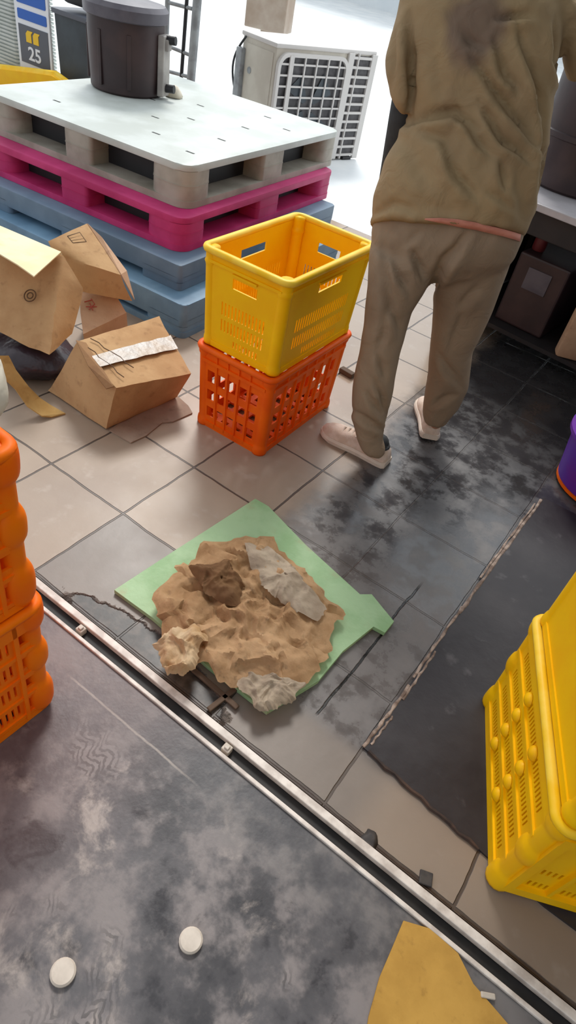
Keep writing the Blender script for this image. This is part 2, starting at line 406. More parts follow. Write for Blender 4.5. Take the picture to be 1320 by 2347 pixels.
# ------------------------------------------------------------------ the setting
def struct(name, bm, m):
    o = obj(name, bm, m); o['kind'] = 'structure'; return o
def slab(x0, x1, y0, y1, z0, z1):
    bm = B(); box(bm, ((x0 + x1) / 2, (y0 + y1) / 2, (z0 + z1) / 2), (x1 - x0, y1 - y0, z1 - z0)); return bm
YR0, YR1 = .582, .645
struct('floor', slab(-5.5, 3.2, YR1, 3.9, -.1, 0), M['tiles'])
struct('floor_threshold', slab(-5.5, 3.2, -3, YR0, -.1, -.002), M['ground'])
struct('floor_yard', slab(-24, 14, 3.9, 34, -.1, -.001), M['outside'])
struct('shade_ceiling', slab(-1.2, 3.2, .6, 4.0, 3.1, 3.2), M['shade_ceil'])  # unseen slab, added and sized to shade the interior
struct('wall_right', slab(3.2, 3.3, -3, 4.2, -.1, 3.2), M['wall'])
struct('wall_far', slab(-24, 14, 20, 20.2, -.1, 6), M['wall_white'])

# the sliding-door track set in the floor
def rail():
    bm = B(); box(bm, (-.5, YR0 + .006, -.004), (8, .010, .018), bev=.002); struct('trim_1', bm, M['alu'])
    bm = B(); box(bm, (-.5, YR1 - .013, -.004), (8, .019, .018), bev=.002); struct('trim_2', bm, M['alu'])
    bm = B(); box(bm, (-.5, (YR0 + YR1) / 2, -.05), (8, YR1 - YR0, .07)); struct('trim_3', bm, M['groove'])
rail()
for p, lb in (((190, 1443), 'small pale plastic block in the floor track near the orange crates'),
              ((521, 1717), 'small pale plastic block in the floor track below the crumpled paper')):
    q = at(*p, -.008); bm = B(); box(bm, (q.x, (YR0 + YR1) / 2 - .004, -.006), (.022, .020, .020), bev=.003)
    box(bm, (q.x, (YR0 + YR1) / 2 - .004, .006), (.012, .012, .006), bev=.002)
    tag(obj('track_block', bm, M['white_disc']), lb, 'block', 'blocks in the door track')

# ------------------------------------------------------------------ crates
def crate(name, label, L, W, H, mat, rim_mat, long_holes, short_holes, bumps, r=.022, flare=.94, extra=None, group=None, loc=(0, 0, 0), rz=0, knobs=None):
    """open moulded crate, long side along local y, base centre at origin, tapering to the base"""
    root = empty(name, label, 'crate', loc, rz, group)
    th = .006
    def tp(x, y, z):
        k = flare + (1 - flare) * (z / H); return Vector((x * k, y * k, z))
    z0 = .012
    for (nx, ny, wd, holes) in ((1, 0, L, long_holes), (-1, 0, L, long_holes), (0, -1, W, short_holes), (0, 1, W, short_holes)):
        bm = B(); ww = wd - 2 * r; hs = H - z0 - .012
        half = (W if nx else L) / 2 - .004
        def xf(x, d, z, nx=nx, ny=ny, half=half, ww=ww):
            s = x - ww / 2; o = half - d
            p = (nx * o, s * nx, z + z0) if nx else (-s * ny, ny * o, z + z0)
            return tp(*p)
        cellwall(bm, ww, hs, th, holes(ww, hs), xf)
        # stiffening ribs standing proud of the wall
        for (a, b, c, d, dep) in (extra(ww, hs, bool(nx)) if extra else []):
            q = [xf(a, -dep, c), xf(b, -dep, c), xf(b, -dep, d), xf(a, -dep, d)]; q2 = [xf(a, .002, c), xf(b, .002, c), xf(b, .002, d), xf(a, .002, d)]
            rings(bm, [q, q2])
        for (a, c, rr) in (knobs(ww, hs, bool(nx)) if knobs else []):
            ctr = xf(a, -.001, c); e1 = (xf(a + .01, -.001, c) - ctr).normalized(); e2 = (xf(a, -.001, c + .01) - ctr).normalized(); nn = (xf(a, -.02, c) - ctr).normalized()
            rs = []
            for q in range(6):
                t = q / 5 * PI / 2
                rs.append([ctr + (e1 * math.cos(2 * PI * k / 12) + e2 * math.sin(2 * PI * k / 12)) * rr * max(.05, math.cos(t)) + nn * .012 * math.sin(t) for k in range(12)])
            rings(bm, rs)
        obj('side_wall', bm, mat, root, 'yes')
    bm = B()
    nb = 9
    holes = []
    bw, bl = W * flare - .02, L * flare - .02
    for i in range(8):
        for j in range(5): holes.append((bw * (j + .22) / 5, bw * (j + .78) / 5, bl * (i + .2) / 8, bl * (i + .8) / 8))
    cellwall(bm, bw, bl, .008, holes, lambda x, d, z: Vector((x - bw / 2, z - bl / 2, .010 + d)))
    o = rrect(W * flare, L * flare, r); i_ = rrect(W * flare - .016, L * flare - .016, r - .006); ring_band(bm, o, i_, 0, .02)
    obj('base', bm, mat, root, 'yes')
    for sx in (1, -1):
        for sy in (1, -1):
            bm = B(); prof = []
            K = 44
            for k in range(K + 1):
                z = H * k / K; rad = r
                for (bz, bh, ba) in bumps:
                    d = abs(z - bz * H) / (bh * H)
                    if d < 1: rad += ba * math.sqrt(max(0, 1 - d * d))
                prof.append((rad, z))
            rs = []
            for rad, z in prof:
                c = tp(sx * (W / 2 - r), sy * (L / 2 - r), z); rs.append([c + Vector((rad * math.cos(2 * PI * q / 16), rad * math.sin(2 * PI * q / 16), 0)) for q in range(16)])
            rings(bm, rs); obj('corner_post', bm, mat, root, 'all')
    bm = B()
    prof = ((.0, -.014), (.008, -.012), (.011, -.003), (.008, .004), (0, .006), (-.010, .004), (-.013, -.003), (-.010, -.012))
    loops = []
    for (d, z) in prof:
        loops.append([Vector((p[0], p[1], H + z)) for p in rrect(W + 2 * d, L + 2 * d, r + .004 + d)])
    loops.append(loops[0]); rings(bm, loops, False, False)
    bmesh.ops.remove_doubles(bm, verts=bm.verts, dist=1e-5)
    obj('rim', bm, rim_mat, root, 'all')
    return root

def slot_rows(ww, rows, x0, x1, pitch, sw, skip=()):
    h = []
    for (a, b) in rows:
        x = x0 * ww
        while x + sw < x1 * ww:
            if not any(s0 * ww - sw < x < s1 * ww for s0, s1 in skip): h.append((x, x + sw, a, b))
            x += pitch
    return h
# middle stack: yellow crate on an orange crate
def y_long(ww, hs):
    h = [(ww * .36, ww * .66, hs * .76, hs * .86)]
    h += slot_rows(ww, [(hs * .40, hs * .55), (hs * .20, hs * .34)], .14, .86, .015, .006); h += slot_rows(ww, [(hs * .06, hs * .14)], .3, .8, .015, .006)
    return h
def y_short(ww, hs):
    h = [(ww * .34, ww * .68, hs * .72, hs * .83)]
    h += slot_rows(ww, [(hs * .38, hs * .53), (hs * .19, hs * .33)], .20, .84, .014, .0055); h += slot_rows(ww, [(hs * .05, hs * .13)], .4, .8, .014, .0055)
    return h
def o_long(ww, hs):
    h = []
    for i in range(7):
        for (a, b) in ((.60, .76), (.36, .50), (.12, .26)): h.append((ww * (.06 + i * .127), ww * (.06 + i * .127 + .085), hs * a, hs * b))
    return h
def o_short(ww, hs):
    h = []
    for i in range(5):
        for (a, b) in ((.60, .76), (.36, .50), (.12, .26)): h.append((ww * (.08 + i * .175), ww * (.08 + i * .175 + .115), hs * a, hs * b))
    return h
def o_ribs(ww, hs, lng):
    n = 7 if lng else 5; st = .127 if lng else .175; w0 = .06 if lng else .08
    r = [(ww * (w0 + i * st - .022), ww * (w0 + i * st - .010), 0, hs * .97, .006) for i in range(1, n)]
    return r + [(0, ww, hs * .86, hs * .90, .007), (0, ww, 0, hs * .05, .006)]
def y_ribs(ww, hs, lng): return [(0, ww, hs * .90, hs * .93, .006), (ww * .34, ww * .68, hs * .865, hs * .885, .008)]
FR = at(590, 1050); FL = at(445, 970)
cx, cy, crz = -1.09, 1.755, math.radians(1.5)
CRW, CRL = .315, .515
crate('plastic_crate', 'orange latticed plastic crate on the tiles, under the yellow crate', CRL, CRW, .325, M['orange'], M['orange'], o_long, o_short,
      [(.04, .07, .006), (.95, .06, .004)], extra=o_ribs, loc=(cx, cy, 0), rz=crz, flare=.93)
crate('plastic_crate', 'empty yellow plastic crate stacked on the orange crate beside the pallets', CRL + .01, CRW + .006, .322, M['yellow'], M['yellow_rim'], y_long, y_short,
      [(.03, .06, .003), (.86, .02, .004)], extra=y_ribs, loc=(cx, cy, .332), rz=crz, flare=.93)

# right-hand stack of yellow crates, turned a little
def r_long(ww, hs):
    h = []
    for k in range(4):
        z = hs * (.10 + k * .215)
        h += slot_rows(ww, [(z, z + hs * .085)], .08, .93, .0098, .0045, skip=((.33, .38), (.62, .67)))
    return h
def r_short(ww, hs):
    return [(ww * .3, ww * .7, hs * .76, hs * .87)] + slot_rows(ww, [(hs * .12, hs * .2), (hs * .34, hs * .42)], .12, .88, .012, .0055)
def r_ribs(ww, hs, lng):
    if lng: return [(0, ww, hs * z, hs * (z + .028), .005) for z in (.04, .255, .47, .685)] + [(0, ww, hs * .90, hs * .985, .008)]
    return [(0, ww, hs * .88, hs * .97, .013), (0, ww, 0, hs * .10, .012), (0, ww * .06, hs * .1, hs * .88, .012), (ww * .94, ww, hs * .1, hs * .88, .012)] + [(ww * a, ww * a + .008, hs * .10, hs * .88, .010) for a in (.27, .5, .73)]
def r_knobs(ww, hs, lng):
    if not lng: return []
    return [(ww * a, hs * (.145 + k * .215), .017) for a in (.355, .645) for k in range(4)]
A_, B_ = Vector((.098, 1.165, 0)), Vector((.285, .735, 0))
dv = (A_ - B_).normalized(); nv = Vector((dv.y, -dv.x, 0))
RL, RW, RH = .485, .36, .335
fl = .965
ctr = (A_ + B_) / 2 + nv * (RW * fl / 2)
rzr = math.atan2(-dv.x, dv.y)
bum = [(.05, .12, .007), (.53, .085, .007), (.95, .09, .008)]
GY = 'yellow slotted crates stacked at the right'
c0 = crate('plastic_crate', 'yellow slotted crate on the floor at the right, lower of its stack', RL, RW, RH, M['yellow'], M['yellow_rim'], r_long, r_short, bum,
           extra=r_ribs, knobs=r_knobs, loc=(ctr.x, ctr.y, .0066), rz=rzr, flare=fl, group=GY)
def p_none(ww, hs): return [(ww * .3, ww * .7, hs * .78, hs * .88)]
crate('plastic_crate', 'smooth-sided yellow crate on top of the slotted yellow crate at the right', RL + .0, RW + .0, RH, M['yellow'], M['yellow_rim'], p_none, p_none,
      [(.03, .05, .004)], extra=lambda ww, hs, l: [(0, ww, hs * .9, hs * .94, .006)], loc=(ctr.x + nv.x * .004, ctr.y + nv.y * .004, RH + .014), rz=rzr, flare=.985, group=GY)

# left-hand orange stack
def l_long(ww, hs):
    h = []
    for k in range(4):
        z = hs * (.09 + k * .22); h += slot_rows(ww, [(z, z + hs * .11)], .16, .9, .0145, .006)
        h += [(ww * .025, ww * .075, z, z + hs * .10), (ww * .925, ww * .975, z, z + hs * .10)]
    return h
def l_ribs(ww, hs, lng): return [(0, ww, hs * z, hs * (z + .03), .004) for z in (.03, .23, .45, .67)] + [(0, ww, hs * .88, hs * .98, .006)] + [(ww * .085, ww * .105, 0, hs, .006), (ww * .895, ww * .915, 0, hs, .006)]
LH = .372
lx, ly = -.712 - .17, .446 - .25
bl = [(.15, .13, .012), (.55, .10, .010), (.93, .11, .011)]
GO = 'orange crates stacked at the left edge'
lo = crate('plastic_crate', 'bright orange slotted crate on the dark floor at left, lower of its stack', .50, .34, LH, M['orange_bright'], M['orange_bright'], l_long, l_long, bl,
           extra=l_ribs, loc=(lx, ly, 0), rz=math.radians(-2), flare=.97, group=GO)
dup_tree(lo, (lx, ly, LH + .009), math.radians(-2), 'bright orange slotted crate at left, upper of its stack under the white sack', GO)
# white sack on it
bm = B(); c = Vector((lx + .018, ly + .022, 2 * LH))
rs = []
for k in range(9):
    t = k / 8; rr = (.92 + .1 * math.sin(t * 3.0)) * (1 if t < .75 else 1 - (t - .75) * 2.2)
    rs.append([c + Vector((p[0] * rr, p[1] * rr, .020 + .15 * t)) for p in rrect(.31, .47, .05)])
rings(bm, rs)
bmesh.ops.subdivide_edges(bm, edges=bm.edges, cuts=1, use_grid_fill=True)
for v in bm.verts:
    d = noise.noise_vector(v.co * 9) * .016 + noise.noise_vector(v.co * 22) * .008; d.z *= .7; v.co += d; v.co.z = max(v.co.z, 2 * LH + .018)
tag(obj('white_sack', bm, M['white_sack'], None, 'all'), 'white filled sack lying on top of the orange crate stack', 'sack')

# ------------------------------------------------------------------ pallets
def pallet(name, label, cx, cy, z0, W, L, H, rz, m_deck, m_body, skids=True, slots=(), edge=.028, group='plastic pallets in the stack', bxw=.22, byw=.20, mid=.165, r=.07):
    root = empty(name, label, 'pallet', (cx, cy, z0), rz, group)
    foot = .028 if skids else 0
    bm = B(); prism(bm, rrect(W, L, r), H - edge, H, 0, .006)
    for (x, y) in slots: box(bm, (x, y, H + .0002), (.045, .012, .001), bev=.0, mi=1)
    obj('top_deck', bm, [m_deck, M['slot']], root, 'yes')
    if skids:
        bm = B(); o = rrect(W, L, r); i_ = rrect(W - .24, L - .24, r * .6); ring_band(bm, o, i_, 0, foot)
        box(bm, (0, 0, foot / 2), (.11, L - .23, foot - .002)); box(bm, (0, 0, foot / 2 - .001), (W - .23, .11, foot - .004))
        obj('bottom_deck', bm, m_body, root, 'yes')
    # inner wall coloured near-black to paint in the shade of the fork openings
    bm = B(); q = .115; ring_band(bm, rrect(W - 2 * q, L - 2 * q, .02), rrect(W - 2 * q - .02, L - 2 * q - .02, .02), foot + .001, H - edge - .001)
    obj('shade_rib', bm, M['dark'], root)
    for ix in (-1, 0, 1):
        for iy in (-1, 0, 1):
            bm = B(); bw_ = bxw if ix else mid; bh_ = byw
            rr = r if (ix and iy) else .02
            prism(bm, rrect(bw_, bh_, min(rr, .08)), foot, H - edge)
            ox_, oy_ = ix * (W / 2 - bxw / 2 - .002), iy * (L / 2 - byw / 2 - .002)
            for v in bm.verts: v.co.x += ox_; v.co.y += oy_
            prism(bm, rrect(bw_ + .004, bh_ + .004, min(rr + .002, .08), 6, ox_, oy_), H * .50, H * .52)
            obj('block', bm, m_body, root, 'yes')
    return root
def place(px, z, W, L, rz):
    """centre of a W x L pallet whose near right corner is at that pixel and height"""
    c = at(*px, z); ca, sa = math.cos(rz), math.sin(rz)
    lx_, ly_ = -W / 2, L / 2
    return c.x + lx_ * ca - ly_ * sa, c.y + lx_ * sa + ly_ * ca
rzp = math.radians(4.5)
PW, PL = 1.26, 1.40
def place2(cxy, W, L, rz):
    ca, sa = math.cos(rz), math.sin(rz); lx_, ly_ = -W / 2, L / 2
    return cxy[0] + lx_ * ca - ly_ * sa, cxy[1] + lx_ * sa + ly_ * ca
q = at(418, 772, 0)
x, y = place2((q.x + .02, q.y - .02), PW + .02, PL, math.radians(3))
pallet('plastic_pallet', 'worn blue plastic pallet on the floor, bottom of the pallet stack', x, y, 0, PW + .02, PL, .155, math.radians(3), M['blue_pallet'], M['blue_pallet'], edge=.105, r=.03)
q = at(411, 657, .168)
x, y = place2((q.x + .02, q.y - .02), PW, PL, math.radians(4))
pallet('plastic_pallet', 'slate blue-grey plastic pallet under the pink one', x, y, .156, PW, PL, .113, math.radians(4), M['bluegrey'], M['bluegrey'], edge=.080, skids=False, r=.022)
x, y = place2((-1.862, 2.085), PW, PL, rzp)
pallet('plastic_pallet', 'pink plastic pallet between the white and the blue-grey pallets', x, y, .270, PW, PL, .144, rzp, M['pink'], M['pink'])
WZ = .590
x, y = place2((-1.930, 2.178), PW, PL, rzp)
slots = [(.50, -.52), (.44, -.20), (.36, .12), (.24, -.44), (.05, -.22), (-.02, .24), (.28, .46), (-.2, .05), (.48, .34), (.14, -.05), (-.32, -.5)]
wp = pallet('plastic_pallet', 'white-topped grey plastic pallet, topmost of the pallet stack', x, y, .415, PW, PL, WZ - .415, rzp, M['white_plastic'], M['grey_plastic'], slots=slots)

# barrel on the white pallet
c = (at(172, 195, WZ) + at(352, 232, WZ)) / 2 + Vector((-.045, .13, 0))
rad = (at(352, 232, WZ) - at(172, 195, WZ)).length * .475
t = empty('plastic_barrel', 'dark brown plastic barrel with grey lid standing on the white pallet', 'barrel', (c.x, c.y, WZ + .001))
hb = .335
bm = B(); lathe(bm, [(rad * .90, 0), (rad * .95, .01), (rad * .97, hb * .3), (rad, hb * .75), (rad * .99, hb)], n=36); obj('body', bm, M['brown_pl'], t, 'yes')
bm = B(); lathe(bm, [(rad * 1.02, hb - .02), (rad * 1.08, hb - .015), (rad * 1.09, hb + .03), (rad * 1.0, hb + .05), (rad * .5, hb + .065), (.01, hb + .068)], n=36); obj('lid', bm, M['brown_lid'], t, 'yes')
for a in (-2.4, -1.5, -.7):
    bm = B(); box(bm, (rad * .99 * math.cos(a), rad * .99 * math.sin(a), hb * .45), (.012, .02, hb * .7), a, .003); obj('rib', bm, M['brown_pl'], t)
a = math.atan2(RX.y, RX.x) - .25
ca = Vector((math.cos(a), math.sin(a), 0))
bm = B(); box(bm, ca * (rad + .012) + Vector((0, 0, hb * .44)), (.035, .09, hb * .80), a, .006); box(bm, ca * (rad + .02) + Vector((0, 0, hb * .72)), (.05, .05, .05), a, .005)
obj('bracket', bm, M['lightgrey'], t)
for zz in (.05, hb * .78):
    bm = B(); tube(bm, [ca * (rad + .01) + Vector((0, 0, zz)), ca * (rad + .075) + Vector((0, 0, zz + .005))], .02, 10); obj('bolt', bm, M['dark'], t, 'yes')
bm = B(); lathe(bm, [(.035, 0), (.05, .004), (.042, .03), (.02, .05), (.002, .055)], n=12)
for v in bm.verts: v.co += noise.noise_vector(v.co * 30) * .008
pp = at(398, 222, WZ); o = obj('paper_wad', bm, M['white_sack'], None, 'all'); o.location = (pp.x, pp.y, WZ + .001)
tag(o, 'small white crumpled wad on the white pallet beside the barrel', 'wad')

# ladder-like steel trolley behind the pallets
yb = y + PL / 2 + .22
def at_y(u, v): return on_y(u, v, yb)
t = empty('hand_trolley', 'grey steel trolley frame standing behind the barrel', 'trolley', (at_y(410, 175).x, yb, 0))
ox = t.location
def bar(name, pts, r, m, par=t, flat=1.0):
    bm = B(); tube(bm, [Vector(p) - ox for p in pts], r, 10, flat=flat); return obj(name, bm, m, par, 'yes')
pr1, pr0 = at_y(462, -120), at_y(437, 190); dn = (pr0 - pr1).normalized()
pr_b = pr0 + dn * ((pr0.z - .06) / -dn.z)
pl1, pl0 = at_y(388, -120), at_y(378, 190); dl = (pl0 - pl1).normalized(); pl_b = pl0 + dl * ((pl0.z - .06) / -dl.z)
bar('upright', [pr1, pr_b], .028, M['steel']); bar('upright', [pl1, pl_b], .016, M['steel'])
inn = Vector((-.085, 0, 0))
bar('inner_post', [pr1 + inn, pr0 + inn + dn * .2], .012, M['dark'])
for vl, vr in ((5, 20), (105, 128), (163, 178), (-80, -70)):
    bar('rung', [at_y(384, vl), at_y(440, vr)], .011, M['steel'])
for q in (pr_b, pl_b):
    bm = B(); tube(bm, [q - ox + Vector((0, -.02, 0)), q - ox + Vector((0, .02, 0))], .06, 18); obj('wheel', bm, M['dark'], t, 'yes')
bm = B(); mm = (pr_b + pl_b) / 2 - ox; box(bm, (mm.x, -.12, .02), ((pr_b - pl_b).length, .2, .008), bev=.003); obj('toe_plate', bm, M['steel'], t)
bm = B(); tube(bm, [pr_b - ox, pl_b - ox], .012, 10); obj('axle', bm, M['steel'], t, 'yes')

# things behind the pallets at top left
ys = y + PL / 2 + .33
def sy(u, v): return on_y(u, v, ys)
P0, P1, P2, P3 = sy(28, -40), sy(108, -40), sy(112, 152), sy(40, 150)
bx = (P0.x + P3.x) / 2 + .01; ex = (P1.x + P2.x) / 2 + .01; sz0 = min(P2.z, P3.z); sz1 = P0.z
t = empty('sign_board', 'upright white sign board with blue bars and a number 25 behind the pallets', 'sign', ((bx + ex) / 2, ys, 0))
w = ex - bx
bm = B(); box(bm, (0, .012, (sz1 + .02) / 2), (w, .018, sz1 - .02), bev=.003); obj('board', bm, M['label_white'], t)
def pz(v): return sy(70, v).z
bm = B()
for (va, vb) in ((-30, 14), (27, 50)):
    za, zb = pz(va), pz(vb); q = rrect(w * .84, za - zb, .012, 4); a_ = [Vector((p[0] + .005, 0, p[1] + (za + zb) / 2)) for p in q]
    rings(bm, [[p + Vector((0, .003, 0)) for p in a_], [p + Vector((0, -.001, 0)) for p in a_]])
obj('blue_bar', bm, M['blue_label'], t)
za, zb = pz(62), pz(147)
bm = B(); box(bm, (.005, .001, (za + zb) / 2), (w * .86, .004, za - zb), bev=.001); nb_ = obj('number_panel', bm, M['label_grey'], t)
bm = B(); text_mesh(bm, '25', (za - zb) * .50, Matrix.Translation((.006, -.002, zb + (za - zb) * .27)) @ Matrix.Rotation(PI / 2, 4, 'X') @ Matrix.Diagonal((1.25, 1, 1, 1)), .003)
obj('number', bm, M['label_white'], nb_)
bm = B()
for dx in (-.032, .018):
    q = [(-.02, -.03), (.018, -.03), (.018, .018), (.03, .034), (-.006, .034), (-.02, .016)]
    a_ = [Vector((p[0] * w / .24 + dx * w / .24 + .006, 0, p[1] * (za - zb) / .21 + zb + (za - zb) * .72)) for p in q]
    rings(bm, [[p + Vector((0, .002, 0)) for p in a_], [p + Vector((0, -.004, 0)) for p in a_]])
obj('quote_mark', bm, M['label_yellow'], nb_)
# white ribbed trays
Q0, Q1 = sy(-90, -20), sy(32, 145)
bm = B(); zt = sy(0, -30).z; zb0 = 0.0
nr = 26
for k in range(nr):
    z = zb0 + (zt - zb0) * k / nr; h = (zt - zb0) / nr
    prism(bm, rrect(.62, .40, .03), z, z + h * .55); prism(bm, rrect(.59, .37, .03), z + h * .55, z + h)
for v in bm.verts: v.co += Vector((bx - .33, ys + .20, 0))
tag(obj('ribbed_bin', bm, M['white_plastic'], None, 'yes'), 'white ribbed plastic bin at the far left behind the pallets', 'bin')
# dark bin
D0, D1 = sy(118, 0), sy(190, 150)
t = empty('storage_bin', 'dark teal storage bin between the sign board and the barrel', 'bin', ((ex + .24), ys + .18, 0))
bm = B(); hb2 = sy(150, 38).z
rs = [[Vector((p[0], p[1], z)) for p in rrect(.40 * k, .34 * k, .03)] for z, k in ((0, .9), (hb2, 1.0))]; rings(bm, rs); obj('body', bm, M['teal'], t, 'yes')
bm = B(); prism(bm, rrect(.43, .37, .03), hb2, hb2 + .03, 0, .006); obj('lid', bm, M['label_grey'], t, 'yes')
bm = B(); box(bm, (0, -.02, hb2 + .17), (.3, .2, .26), bev=.03); o = obj('black_bag', bm, M['dark'], None, 'yes'); o.location = (ex + .24, ys + .18, .03)
tag(o, 'black bag sitting on the dark teal bin', 'bag')
bm = B(); box(bm, (0, 0, 0), (.05, .05, .12), bev=.015); tube(bm, [(0, 0, .06), (0, 0, .1)], .012); q = sy(112, 2); o = obj('spray_bottle', bm, M['label_yellow'], None, 'yes'); o.location = (ex + .07, ys + .50, q.z + .011)
tag(o, 'small yellow bottle behind the top of the sign board', 'bottle')
bm = B(); box(bm, (0, 0, 0), (.10, .10, q.z - .05), bev=.004); o = obj('post', bm, M['white_plastic']); o.location = (ex + .07, ys + .50, (q.z - .05) / 2)
tag(o, 'white square post behind the sign board', 'post')
# yellow slab lying behind the white pallet's far left corner
yy = y + .62
q0, q1 = at(-60, 142, .60), at(158, 190, .60)
t = empty('plastic_pallet', 'yellow plastic pallet standing behind the left end of the white pallet', 'pallet', (0, 0, 0))
a0 = on_y(-60, 150, ys - .13); a1 = on_y(150, 190, ys - .13)
bm = B(); panel_pts = [Vector((a0.x, ys - .16, 0.0)), Vector((a1.x + .02, ys - .16, 0.0)), Vector((a1.x + .02, ys - .16, a1.z)), Vector((a1.x - .12, ys - .16, a1.z + .02)), Vector((a0.x, ys - .16, a0.z))]
rings(bm, [panel_pts, [p + Vector((0, .10, 0)) for p in panel_pts]]); obj('deck', bm, M['yellow'], t)
bm = B(); tube(bm, [panel_pts[4] + Vector((0, .05, 0)), panel_pts[3] + Vector((0, .05, 0)), panel_pts[2] + Vector((0, .05, -.01))], .03, 8); obj('edge', bm, M['yellow_rim'], t, 'yes')

# ------------------------------------------------------------------ outdoor air-conditioning unit
cn, fe = at(636, 102, .76), at(857, 121, .76)
d_f = Vector((fe.x - cn.x, fe.y - cn.y, 0)); ACW = d_f.length + .02; d_f.normalize(); nf = Vector((d_f.y, -d_f.x, 0))
ACH, ACD = .76, .40
rz = math.atan2(d_f.y, d_f.x)
org = Vector((cn.x, cn.y, 0)) + d_f * ACW / 2 - nf * ACD / 2
t = empty('air_conditioner', 'beige outdoor air conditioner unit with lattice grille on the bright yard', 'air conditioner', org, rz)
# local axes: x along the grille side, -y out of it; the plain end faces local -x
YF = -ACD / 2
bm = B(); box(bm, (0, 0, ACH / 2 + .02), (ACW, ACD, ACH - .05), bev=.012); obj('casing', bm, M['beige'], t, 'yes')
bm = B(); box(bm, (-ACW / 2 - .003, -.02, ACH / 2), (.008, ACD * .78, ACH * .86), bev=.003); obj('end_panel', bm, M['beige'], t, 'yes')
bm = B(); box(bm, (0, 0, ACH - .005), (ACW + .02, ACD + .02, .03), bev=.01); obj('top_cover', bm, M['grille'], t, 'yes')
for sx in (-.4, .4):
    bm = B(); box(bm, (sx * ACW, 0, .012), (.1, ACD + .04, .024), bev=.005); obj('foot', bm, M['dark'], t)
gw, gh = ACW * .70, ACH * .90
fx = -ACW / 2 + gw / 2 + .01
def upright(bm, x_, dy): 
    bmesh.ops.rotate(bm, verts=bm.verts, matrix=Matrix.Rotation(PI / 2, 3, 'X'), cent=(0, 0, 0)); bmesh.ops.translate(bm, verts=bm.verts, vec=(x_, YF + dy, ACH / 2))
bm = B(); prism(bm, rrect(gw - .04, gh - .04, .08), 0, .006); upright(bm, fx, -.002); obj('fan_opening', bm, M['fin'], t)
for k in range(4):
    bm = B(); an = k * PI / 2 + .4
    p0 = Vector((math.cos(an), 0, math.sin(an))); p1 = Vector((math.cos(an + .7), 0, math.sin(an + .7)))
    panel(bm, [Vector((fx, YF - .014, ACH / 2)) + q for q in (p0 * .05, p0 * .24, p1 * .25, p1 * .06)], .004); obj('fan_blade', bm, M['teal'], t)
bm = B(); yq = YF - .03
ring_band(bm, rrect(gw, gh, .09), rrect(gw - .05, gh - .05, .07), 0, .03); upright(bm, fx, 0)
for k in range(1, 6): box(bm, (fx - gw / 2 + gw * (k + .15) / 6, yq + .004, ACH / 2), (.012, .01, gh - .03))
box(bm, (fx - gw * .34, yq + .002, ACH / 2), (.026, .012, gh - .03))
for k in range(1, 10): box(bm, (fx, yq + .008, ACH / 2 - gh / 2 + gh * k / 10), (gw - .03, .008, .012))
obj('fan_grille', bm, M['grille'], t)
sx0, sx1 = -ACW / 2 + gw + .03, ACW / 2 + .005
bm = B(); box(bm, ((sx0 + sx1) / 2, YF - .001, ACH / 2), (sx1 - sx0 - .02, .006, ACH * .93)); obj('coil', bm, M['fin'], t)
bm = B()
for xx, ww_ in ((sx0, .06), (sx1 - .02, .06), (sx0 + .08, .014)): box(bm, (xx, YF - .012, ACH / 2), (ww_, .022, ACH * .97), bev=.003)
for k in range(12): box(bm, ((sx0 + sx1) / 2, YF - .012, .04 + (ACH - .08) * k / 11), (sx1 - sx0, .018, .018), bev=.003)
obj('lattice_panel', bm, M['grille'], t)
bm = B(); tube(bm, [(-ACW / 2 - .012, ACD * .20, ACH * .72), (-ACW / 2 + .01, ACD * .20, ACH * .72)], .022, 12); obj('screw', bm, M['steel'], t, 'yes')
bm = B(); box(bm, (-ACW / 2 - .01, ACD / 2 - .01, ACH * .46), (.06, .07, ACH * .84), bev=.012); obj('pipe_cover', bm, M['steel'], t, 'yes')
bm = B(); pts = []
for k in range(17):
    s = k / 16; pts.append((-ACW / 2 - .02, ACD / 2 - .06 + .13 * math.sin(PI * min(1, s * 1.15)), ACH - .02 + .03 * math.sin(PI * s) - s * ACH * .72))
tube(bm, pts, .008, 8); obj('cable', bm, M['cable'], t, 'yes')
# beige control box behind
q = on_y(622, 0, 6.5); zb_ = on_y(622, 82, 6.5).z
t = empty('control_box', 'aged beige box on a post behind the air conditioner', 'box', (q.x, 6.5, 0), .35)
bm = B(); box(bm, (0, 0, 1.02), (.42, .30, .92), bev=.01); obj('case', bm, M['beige_dark'], t)
bm = B(); box(bm, (0, 0, 1.02 + .48), (.46, .34, .05), bev=.01); obj('roof', bm, M['lightgrey'], t)
bm = B(); box(bm, (0, 0, .29), (.12, .12, .58)); obj('post', bm, M['beige_dark'], t)
bm = B(); tube(bm, [(-.21, -.05, .80), (-.30, -.05, .80)], .03, 10); obj('knob', bm, M['teal'], t, 'yes')

# ------------------------------------------------------------------ cardboard
def hexa(bm, b4, t4, mi=0, cuts=9, amp=.006, seed=0.0, top=True):
    """box from bottom and top corner loops, dented like used cardboard"""
    b4 = [Vector(p) for p in b4]; t4 = [Vector(p) for p in t4]
    vb = [bm.verts.new(p) for p in b4]; vt = [bm.verts.new(p) for p in t4]
    fs = [bm.faces.new(list(reversed(vb)))]
    if top: fs.append(bm.faces.new(vt))
    for i in range(4): fs.append(bm.faces.new((vb[i], vb[(i + 1) % 4], vt[(i + 1) % 4], vt[i])))
    for f in fs: f.material_index = mi
    es = list(set(e for f in fs for e in f.edges))
    bmesh.ops.subdivide_edges(bm, edges=es, cuts=cuts, use_grid_fill=True)
    for v in bm.verts:
        v.co += noise.noise_vector(v.co * 7 + Vector((seed, seed, 0))) * amp + noise.noise_vector(v.co * 19 + Vector((seed, 0, seed))) * amp * .45
        if v.co.z < .0068: v.co.z = .0068
